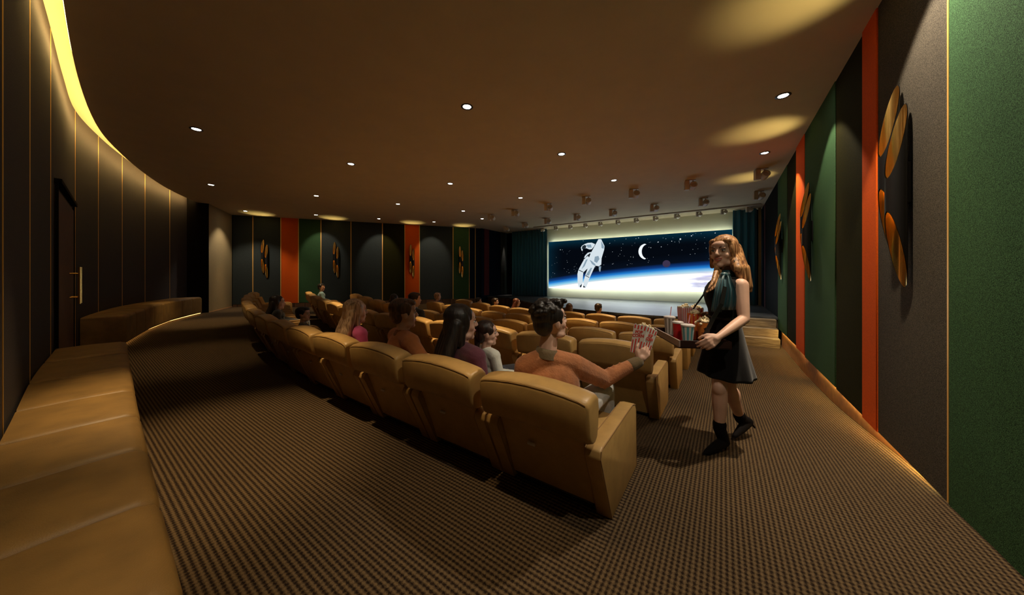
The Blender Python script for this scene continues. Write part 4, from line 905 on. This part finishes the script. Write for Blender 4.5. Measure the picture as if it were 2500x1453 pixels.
def pop_box(mtx, label, w0, w1, d0, d1, h, body, stripe, nstr=4, text=False, full=True, zig=True, name='popcorn_box', seed=1):
    """tapering card box; local z up, front = -y"""
    e = empty(name, mtx.to_translation()); e.rotation_euler = mtx.to_euler(); tag(e, label, 'popcorn box')
    def wd(z): t = z/h; return (w0+(w1-w0)*t)/2, (d0+(d1-d0)*t)/2
    mb = MB(); th = 0.0015
    for face in range(4):
        nz = 9 if zig else 2
        rings = []
        for i in range(nz):
            t = -1+2*i/(nz-1); top = h+(0.010 if i % 2 else 0.0)*(1 if zig else 0)
            col = []
            for z in (0, h*0.5, top):
                a, b = wd(min(z, h)); off = 0.0
                p = {0: (t*a, -b), 1: (a, t*b), 2: (-t*a, b), 3: (-a, -t*b)}[face]
                nn = {0: (0, 1), 1: (-1, 0), 2: (0, -1), 3: (1, 0)}[face]
                col.append(((p[0], p[1], z), (p[0]+nn[0]*th, p[1]+nn[1]*th, z)))
            rings.append([c[0] for c in col]+[c[1] for c in col[::-1]])
        mb.loft(rings)
    mb.box((0, 0, 0.001), (w0, d0, 0.002)); mb.build('carton', M[body], e, smooth_=False)
    def strip(face, t0, t1, z0, z1, m, nm='stripe'):
        pts = []
        for t, z in ((t0, z0), (t1, z0), (t1, z1), (t0, z1)):
            a, b = wd(z); e_ = 0.0010
            pts.append({0: (t*a, -b-e_, z), 1: (a+e_, t*b, z), 2: (-t*a, b+e_, z), 3: (-a-e_, -t*b, z)}[face])
        mb = MB(); mb.faces(pts, [(0, 1, 2, 3)]); mb.build(nm, M[m], e, smooth_=False)
    for face in range(4):
        for i in range(nstr):
            c = -1+(2*i+1)/nstr; w = 0.42/nstr
            if text:
                tp = 0.50+0.05*((i*7) % 3-1); strip(face, c-w, c+w, 0.001, h*tp, stripe); strip(face, c-w, c+w, h*(0.86-0.02*(i % 2)), h*0.99, stripe)
            else: strip(face, c-w, c+w, 0.001, h*0.99, stripe)
    if text:
        for face in (0, 1, 3):
            for j, wds in enumerate(('POP', 'CORN')):
                cu = bpy.data.curves.new('lettering', 'FONT'); cu.body = wds; cu.size = h*0.155; cu.align_x = 'CENTER'; cu.extrude = 0.0004; cu.offset = 0.0009
                to = bpy.data.objects.new('tmp', cu); COL.objects.link(to); bpy.context.view_layer.update()
                me = bpy.data.meshes.new_from_object(to.evaluated_get(bpy.context.evaluated_depsgraph_get())); bpy.data.objects.remove(to)
                me.materials.clear(); me.materials.append(M[stripe]); o = bpy.data.objects.new('lettering', me); COL.objects.link(o); o.parent = e
                z = h*(0.70-0.13*j); a, b = wd(z); tilt = math.atan2((w1-w0)/2, h)
                rot = Matrix.Rotation({0: 0, 1: pi/2, 3: -pi/2}[face], 4, 'Z') @ Matrix.Rotation(pi/2+tilt*(1 if True else -1), 4, 'X') @ Matrix.Rotation(0.12, 4, 'Z')
                pos = {0: (-0.0, -b-0.0016, z), 1: (a+0.0016, 0, z), 3: (-a-0.0016, 0, z)}[face]
                o.matrix_local = Matrix.Translation(pos) @ rot
    if full: popcorn_heap(mtx @ Matrix.Translation((0, 0, h-0.008)), w1/2-0.008, d1/2-0.008, 'popcorn heaped in the '+label[:60], 55, seed)
    return e
def cup(mtx, label, r0, r1, h, body, stripe=None, lid=True, straw=None, n=8, name='drink_cup', strawlen=0.09):
    e = empty(name, mtx.to_translation()); e.rotation_euler = mtx.to_euler(); tag(e, label, 'cup')
    MB().lathe([(0.0005, 0), (r0, 0), (r0+0.001, 0.003), (r1, h), (r1-0.002, h), (r0-0.002, 0.004), (0.0005, 0.004)], 28).build('cup_body', M[body], e)
    if stripe:
        for i in range(n):
            a0 = 2*pi*i/n; a1 = a0+pi/n; mb = MB(); pts = []
            for z, r in ((0.004, r0+0.0012), (h*0.97, r1+0.0004)):
                pts.append([(r*math.cos(a0+(a1-a0)*k/4), r*math.sin(a0+(a1-a0)*k/4), z) for k in range(5)])
            mb.loft(pts, cap=False, closed=False); mb.build('stripe', M[stripe], e)
    if lid: MB().lathe([(0.0005, h+0.010), (r1*0.8, h+0.010), (r1*0.92, h+0.006), (r1+0.003, h+0.006), (r1+0.004, h-0.004), (r1+0.001, h-0.006), (0.0005, h-0.002)], 28).build('lid', M['lidwhite'], e)
    if straw: MB().tube([(0.006, 0.004, h*0.3), (0.008, 0.006, h+0.01), (0.010+0.008, 0.008, h+strawlen)], 0.0035, 8).build('straw', M['straw'], e)
    return e
# the box the man holds: leaning left-down to right-up in his hand
def vframe(px, py, Y, yaw=0.0, roll=0.0, pitch=0.0):
    return Matrix.Translation(cp(px, py, Y)) @ Matrix.Rotation(TH+yaw, 4, 'Z') @ Matrix.Rotation(roll, 4, 'Y') @ Matrix.Rotation(pitch, 4, 'X')
bx = vframe(1560, 866, 2.12, 0.62, 0.36, 0.05)
pop_box(bx, 'red and white striped popcorn box held out by the man in suede jacket', 0.105, 0.135, 0.075, 0.10, 0.190, 'paperwhite', 'cardred', 4, True, True, seed=2)
# tray carried by the woman; local x runs towards her, y away from the camera
TW, TD, TH_ = 0.33, 0.545, 0.052
def vw(X, Y, z): return Vector((X*CT-Y*ST, X*ST+Y*CT, z))
TZ = CAMZ-0.489
tray = empty('vendor_tray', vw(1.333, 2.344, TZ), TH-0.14); tag(tray, 'open dark wooden snack tray with a whitewashed side, carried by the woman', 'tray')
MB().box((0, 0, 0.004), (TW, TD, 0.008)).build('tray_floor', M['traywood'], tray, smooth_=False)
MB().box((-TW/2+0.005, 0, TH_/2), (0.010, TD, TH_), 0.001, 1).build('side', M['traylight'], tray, label='whitewashed front side')
MB().box((TW/2-0.005, 0, TH_/2), (0.010, TD, TH_), 0.001, 1).build('side', M['traywood'], tray)
for y in (-TD/2+0.005, TD/2-0.005): MB().box((0, y, TH_/2), (TW-0.02, 0.010, TH_), 0.001, 1).build('side', M['traywood'], tray)
def onTray(px, Y, yaw=0.0):
    c = cp(px, 700, Y); c.z = TZ+0.009; return Matrix.Translation(c) @ Matrix.Rotation(TH-0.14+yaw, 4, 'Z')
cup(onTray(1634.5, 2.56), 'tall pale cup with grey stripes, lid and upright pink straw', 0.030, 0.042, 0.140, 'paperwhite', 'cardgrey', straw=True, n=9, strawlen=0.085)
cup(onTray(1655, 2.34), 'glossy red cup with a frosted lid between the two striped cups', 0.030, 0.036, 0.128, 'redplastic')
cup(onTray(1679, 2.215), 'cup with teal and white stripes, nearest on the tray', 0.031, 0.043, 0.126, 'paperwhite', 'cardteal', straw=True, n=9, strawlen=0.075)
pop_box(onTray(1671, 2.52, 0.25), 'tall white popcorn box with thin red stripes at the back left of the tray', 0.062, 0.080, 0.055, 0.070, 0.225, 'paperwhite', 'cardred', 5, False, True, seed=4)
pop_box(onTray(1699, 2.55, -0.1), 'bright red and white popcorn box behind the orange one', 0.075, 0.092, 0.060, 0.072, 0.215, 'paperwhite', 'cardred', 3, False, True, seed=6)
pop_box(onTray(1697, 2.36, 0.55), 'plain orange popcorn box with red side stripes', 0.062, 0.080, 0.055, 0.070, 0.195, 'cardor', 'cardred', 2, False, True, zig=False, seed=8)
mo_ = onTray(1718, 2.20)
oc = cup(mo_, 'orange paper cup overflowing with popcorn, black star on its front', 0.028, 0.042, 0.150, 'cardor', None, lid=False, name='popcorn_cup')
popcorn_heap(mo_ @ Matrix.Translation((0, 0, 0.142)), 0.036, 0.036, 'popcorn heaped in the orange cup nearest the woman', 60, 11, 0.04)
mb = MB(); R0 = lambda z: 0.028+(0.014)*z/0.150+0.0012
def oncup(a, z): r = R0(z); return (r*math.sin(a), -r*math.cos(a), z)
pts = [oncup(0.36*(1 if k % 2 == 0 else 0.42)*math.sin(k*pi/5)-0.15, 0.108+0.014*(1 if k % 2 == 0 else 0.42)*math.cos(k*pi/5)) for k in range(10)]
mb.faces(pts+[oncup(-0.15, 0.108)], [(i, (i+1) % 10, 10) for i in range(10)]); mb.build('star_emblem', M['black'], oc, smooth_=False)
for j in range(5):
    mb = MB()
    for i in range(7):
        a = -0.75+i*0.2; z = 0.075-j*0.012; mb.faces([oncup(a, z), oncup(a+0.13, z), oncup(a+0.13, z+0.007), oncup(a, z+0.007)], [(0, 1, 2, 3)])
    mb.build('print_row', M['paperwhite'] if j % 2 else M['wine'], oc, smooth_=False, kind='stuff')

# ------------------------------------------------------------------ the woman with the tray
M['dress'] = cloth('black_dress', (0.005, 0.004, 0.0045), 0.9, 0.1, 0.05, spec=0.1); M['teal'] = mat('teal_satin', (0.008, 0.060, 0.075), 0.38, noise=0.3, nscale=8, sheen=0.3); M['boot'] = mat('black_suede_boot', (0.006, 0.0045, 0.0045), 0.85, spec=0.1); M['silver'] = mat('silver', (0.8, 0.8, 0.8), 0.25, metal=1)
def woman():
    YB = 2.30
    P = lambda x, y, Y=YB: cp(x, y, Y)
    base = P(1765, 1090, 2.30); base.z = FZ(base.x, base.y)
    e = empty('person', base, TH); tag(e, 'woman with long copper-blonde hair, black dress and teal scarf carrying a snack tray', 'person')
    B = Prims()
    H = head_frame(P(1768, 656, YB+0.01), TH+math.radians(122), -0.02, 0.03, 1.02)
    head_prims(B, H)
    B.c(P(1783, 684, YB+0.02), P(1777, 648, YB+0.03), 0.052, 0.045); B.e(Matrix.Translation(P(1775, 690, YB+0.02)) @ Matrix.Rotation(TH, 4, 'Z'), (0, 0, 0), (0.085, 0.085, 0.05))
    SL, EL, WL = P(1808, 697, 2.18), P(1816, 779, 2.12), P(1755, 822, 2.03)
    SR, ER, WR_ = P(1752, 697, 2.45), P(1756, 765, 2.60), P(1732, 768, 2.48)
    ch = P(1772, 705, YB+0.01)
    B.c(ch+Vector((0, 0, 0.02)), SL, 0.05, 0.050).c(ch+Vector((0, 0, 0.02)), SR, 0.05, 0.048)
    B.c(SL, SL.lerp(EL, 0.5), 0.050, 0.043).c(SL.lerp(EL, 0.5), EL, 0.043, 0.035).c(EL, EL.lerp(WL, 0.35), 0.035, 0.034).c(EL.lerp(WL, 0.35), WL, 0.034, 0.022)
    B.c(SR, ER, 0.046, 0.034).c(ER, WR_, 0.034, 0.022)
    hand_prims(B, WL, P(1724, 842, 2.02)-P(1755, 822, 2.03), (RV*-0.2+FV*0.9-UV*0.5), (UV*0.9+RV*-0.3), (0.55, 0.6, 0.68, 0.75), 0.95, 0.04, (0.6, 0.1, 0.45), (1, 0.8, 0.6))
    hand_prims(B, WR_, (-RV*0.8-FV*0.1+UV*0.05), (-FV*0.4-UV*0.8), (UV*0.3-FV), (0.5, 0.5, 0.5, 0.5), 0.92)
    # torso core
    R = Matrix.Translation(P(1770, 735, YB)) @ Matrix.Rotation(TH, 4, 'Z'); B.e(R, (0, 0, 0), (0.085, 0.095, 0.14)); B.c(P(1770, 760), P(1768, 840), 0.080, 0.095)
    # legs: nearer leg in front, the other stepping behind
    hipF, hipB = P(1762, 845, 2.27), P(1776, 845, 2.35)
    kF, aF = P(1757, 948, 2.22), P(1757, 1047, 2.235)
    kB, aB = P(1780, 946, 2.38), P(1808, 1022, 2.47)
    B.c(hipF, kF, 0.072, 0.050).c(kF, kF.lerp(aF, 0.33), 0.050, 0.050).c(kF.lerp(aF, 0.33), aF, 0.050, 0.031)
    B.e(Matrix.Translation(kF.lerp(aF, 0.28)+RV*0.012+FV*0.01), (0, 0, 0), (0.046, 0.046, 0.09))
    B.c(hipB, kB, 0.072, 0.048).c(kB, kB.lerp(aB, 0.35), 0.048, 0.048).c(kB.lerp(aB, 0.35), aB, 0.048, 0.030)
    B.e(Matrix.Translation(kB.lerp(aB, 0.30)+RV*0.014), (0, 0, 0), (0.042, 0.042, 0.08))
    B.e(Matrix.Translation(kF+RV*-0.012-FV*0.01), (0, 0, 0), (0.042, 0.045, 0.055))
    # feet inside boots
    tF, hF = P(1726, 1104, 2.17), P(1768, 1078, 2.24); tB, hB = P(1796, 1062, 2.40), P(1826, 1030, 2.49)
    B.c(aF, hF, 0.030, 0.028).c(hF, tF, 0.028, 0.018); B.c(aB, hB, 0.03, 0.028).c(hB, tB, 0.028, 0.018)
    B.out('body', M['skin_l'], e, 0.005, 5)
    face_parts(H, e, M['h_brown'], True)
    inv = (Matrix.Translation(e.location) @ e.rotation_euler.to_matrix().to_4x4()).inverted()
    # dress
    def ring(cx, y, hw, dp, Y=YB, n=48, pl=0.0, np_=9, tiltb=0.0):
        c = P(cx, y, Y); a = hw*Y/FPX; out = []
        for k in range(n):
            t = 2*pi*k/n; f = 1+pl*math.sin(np_*t+0.7); out.append(c+RV*a*math.cos(t)*f+FV*dp*math.sin(t)*f+UV*tiltb*math.sin(t))
        return out
    mb = MB(); mb.loft([ring(1778, 676, 20, 0.062), ring(1777, 681, 29, 0.115), ring(1774, 690, 34, 0.142), ring(1767, 703, 37, 0.140), ring(1762, 718, 37.5, 0.130), ring(1763, 735, 35, 0.122), ring(1767, 755, 32, 0.112), ring(1769, 778, 31, 0.106), ring(1769, 795, 33, 0.112),
        ring(1769, 820, 38, 0.130), ring(1769, 850, 44, 0.150, pl=0.012), ring(1769, 880, 51, 0.170, pl=0.03), ring(1770, 905, 57, 0.188, pl=0.045, tiltb=0.015), ring(1770, 911, 58, 0.190, pl=0.05, tiltb=0.015), ring(1770, 909, 55, 0.182, pl=0.05, tiltb=0.015), ring(1769, 860, 43, 0.140)])
    o = mb.build('dress', M['dress'], None, angle=180); o.data.transform(inv); o.parent = e
    # waistband and strap of the tray
    mb = MB(); mb.loft([ring(1769, 771, 32.4, 0.112), ring(1769, 771, 33.4, 0.115), ring(1769, 779, 33.0, 0.114), ring(1769, 779, 32.0, 0.111)], cap=False); o = mb.build('waistband', M['blackgloss'], None, angle=180); o.data.transform(inv); o.parent = e
    # scarf: neckband, knot and hanging drape
    mb = MB(); rg = []
    for y, hw, dp in ((660, 17.0, 0.056), (660.5, 18.5, 0.061), (669, 20.5, 0.067), (676, 22.0, 0.072), (676, 19, 0.062)): rg.append(ring(1777-(y-660)*0.15, y, hw, dp, YB+0.015))
    mb.loft(rg, cap=False); o = mb.build('scarf_band', M['teal'], None, angle=180); o.data.transform(inv); o.parent = e
    def drape(pts, n, amp, thick, name):
        rings = []
        for (xl, xr, y, Yd) in pts:
            f = []; bk = []
            for k in range(n+1):
                t = k/n; x = xl+(xr-xl)*t; w = amp*math.sin(t*pi*5+0.5)*min(1, (y-660)/40); dpt = Yd+0.05*(t-0.5)*-1+w
                f.append(P(x, y, dpt)); bk.append(P(x, y, dpt+thick))
            rings.append(f+bk[::-1])
        mb = MB(); mb.loft(rings); o = mb.build(name, M['teal'], None, angle=180); o.data.transform(inv); o.parent = e
    drape([(1766, 1778, 668, 2.20), (1764, 1784, 676, 2.175), (1760, 1789, 690, 2.155), (1756, 1796, 706, 2.14), (1751, 1798, 725, 2.14), (1746, 1797, 742, 2.14), (1743, 1796, 757, 2.145)], 26, 0.010, 0.012, 'scarf_drape')
    drape([(1757, 1769, 670, 2.19), (1752, 1768, 684, 2.17), (1746, 1768, 702, 2.15), (1741, 1766, 726, 2.15), (1737, 1764, 748, 2.16), (1735, 1762, 762, 2.165)], 18, 0.008, 0.010, 'scarf_tail')
    k = Prims(); k.e(Matrix.Translation(P(1768, 671, 2.19)) @ Matrix.Rotation(TH, 4, 'Z'), (0, 0, 0), (0.028, 0.022, 0.020)); k.out('scarf_knot', M['teal'], e, 0.005, 1)
    # boots with thin heels
    for nm, a, h, t, hb, fz in (('F', aF, hF, tF, P(1771, 1098, 2.235), 0), ('B', aB, hB, tB, P(1843, 1045, 2.50), 1)):
        G = Prims(); up = a+(kF-aF if nm == 'F' else kB-aB).normalized()*0.035
        d = (t-h); d.z = 0; d.normalize()
        G.c(up, a, 0.044, 0.040, 18).c(a, h, 0.042, 0.037, 18).c(h, h.lerp(t, 0.55), 0.037, 0.032, 16).c(h.lerp(t, 0.55), t, 0.032, 0.020, 16).c(t, t+d*0.040-UV*0.004, 0.020, 0.006)
        bt = G.out('boot', M['boot'], e, 0.005, 2)
        mb = MB(); mb.tube([h+UV*-0.012-d*0.020, h.lerp(hb, 0.4)-d*0.016, hb], [0.022, 0.010, 0.0055], 10); o = mb.build('heel', M['boot'], None, angle=180); o.data.transform(inv); o.parent = bt; bt_m = bt
    # hair: parted, long, over the shoulders
    G = Prims()
    G.e(H, (0, -0.022, 0.172), (0.084, 0.100, 0.082)); G.e(H, (0, -0.055, 0.11), (0.080, 0.066, 0.10))
    for x in (-1, 1):
        G.e(H, (x*0.068, -0.005, 0.140), (0.022, 0.058, 0.072)); G.e(H, (x*0.045, 0.045, 0.196), (0.030, 0.026, 0.026))
        G.hc(H, (x*0.062, 0.040, 0.178), (x*0.074, 0.022, 0.110), 0.013, 0.012); G.hc(H, (x*0.074, 0.022, 0.110), (x*0.076, 0.01, 0.02), 0.012, 0.016)
    # back fall
    for i, (x0, x1, x2, Yq) in enumerate([(1800, 1813, 1822, 2.26), (1794, 1806, 1816, 2.33), (1806, 1819, 1829, 2.24), (1808, 1822, 1833, 2.30), (1797, 1808, 1819, 2.21)]):
        G.c(P(x0-14, 606, YB+0.02), P(x1-8, 655, Yq), 0.044, 0.036).c(P(x1-4, 655, Yq), P(x2-4, 700, Yq), 0.034, 0.024).c(P(x2-4, 700, Yq), P(x2+1, 712, Yq), 0.022, 0.008)
    # front lock falling over the far shoulder
    for (a, b, c, d, r) in [((1754, 640), (1750, 672), (1738, 700), (1724, 715), 0.020), ((1756, 645), (1754, 676), (1745, 700), (1733, 710), 0.020), ((1752, 632), (1749, 660), (1741, 688), (1730, 704), 0.017)]:
        G.c(P(*a, 2.33), P(*b, 2.27), 0.020, r).c(P(*b, 2.27), P(*c, 2.20), r, r*0.85).c(P(*c, 2.20), P(*d, 2.17), r*0.85, 0.006)
    G.out('hair', M['h_red'], e, 0.005, 2, 'long copper-blonde hair')
    mb = MB(); mb.ell(H @ Vector((-0.088, -0.005, 0.078)), (0.006, 0.006, 0.009)); o = mb.build('earring', M['silver'], None); o.data.transform(inv); o.parent = e
    mb = MB(); mb.ell(P(1793, 638, 2.20), (0.005, 0.005, 0.009)); o = mb.build('earring', M['silver'], None); o.data.transform(inv); o.parent = e
    return e
wm = woman()
# straps holding the tray, part of the tray
tinv = (Matrix.Translation(tray.location) @ tray.rotation_euler.to_matrix().to_4x4()).inverted()
def strap(pts, w):
    mb = MB(); rings = []
    for i, p in enumerate(pts):
        a = pts[max(i-1, 0)]; b = pts[min(i+1, len(pts)-1)]; d = (b-a).normalized(); s_ = d.cross(FV).normalized()*w; n_ = d.cross(s_).normalized()*0.002
        rings.append([p-s_-n_, p+s_-n_, p+s_+n_, p-s_+n_])
    mb.loft(rings); o = mb.build('strap', M['blackgloss'], None, smooth_=False); o.data.transform(tinv); o.parent = tray
strap([cp(1762, 668, 2.35), cp(1742, 684, 2.32), cp(1729, 704, 2.34), cp(1697, 748, 2.48), cp(1676, 781, 2.56), cp(1664, 801, 2.60)], 0.006)
strap([cp(1770, 700, 2.12), cp(1762, 742, 2.10), cp(1741, 778, 2.10), cp(1716, 829, 2.09)], 0.014)
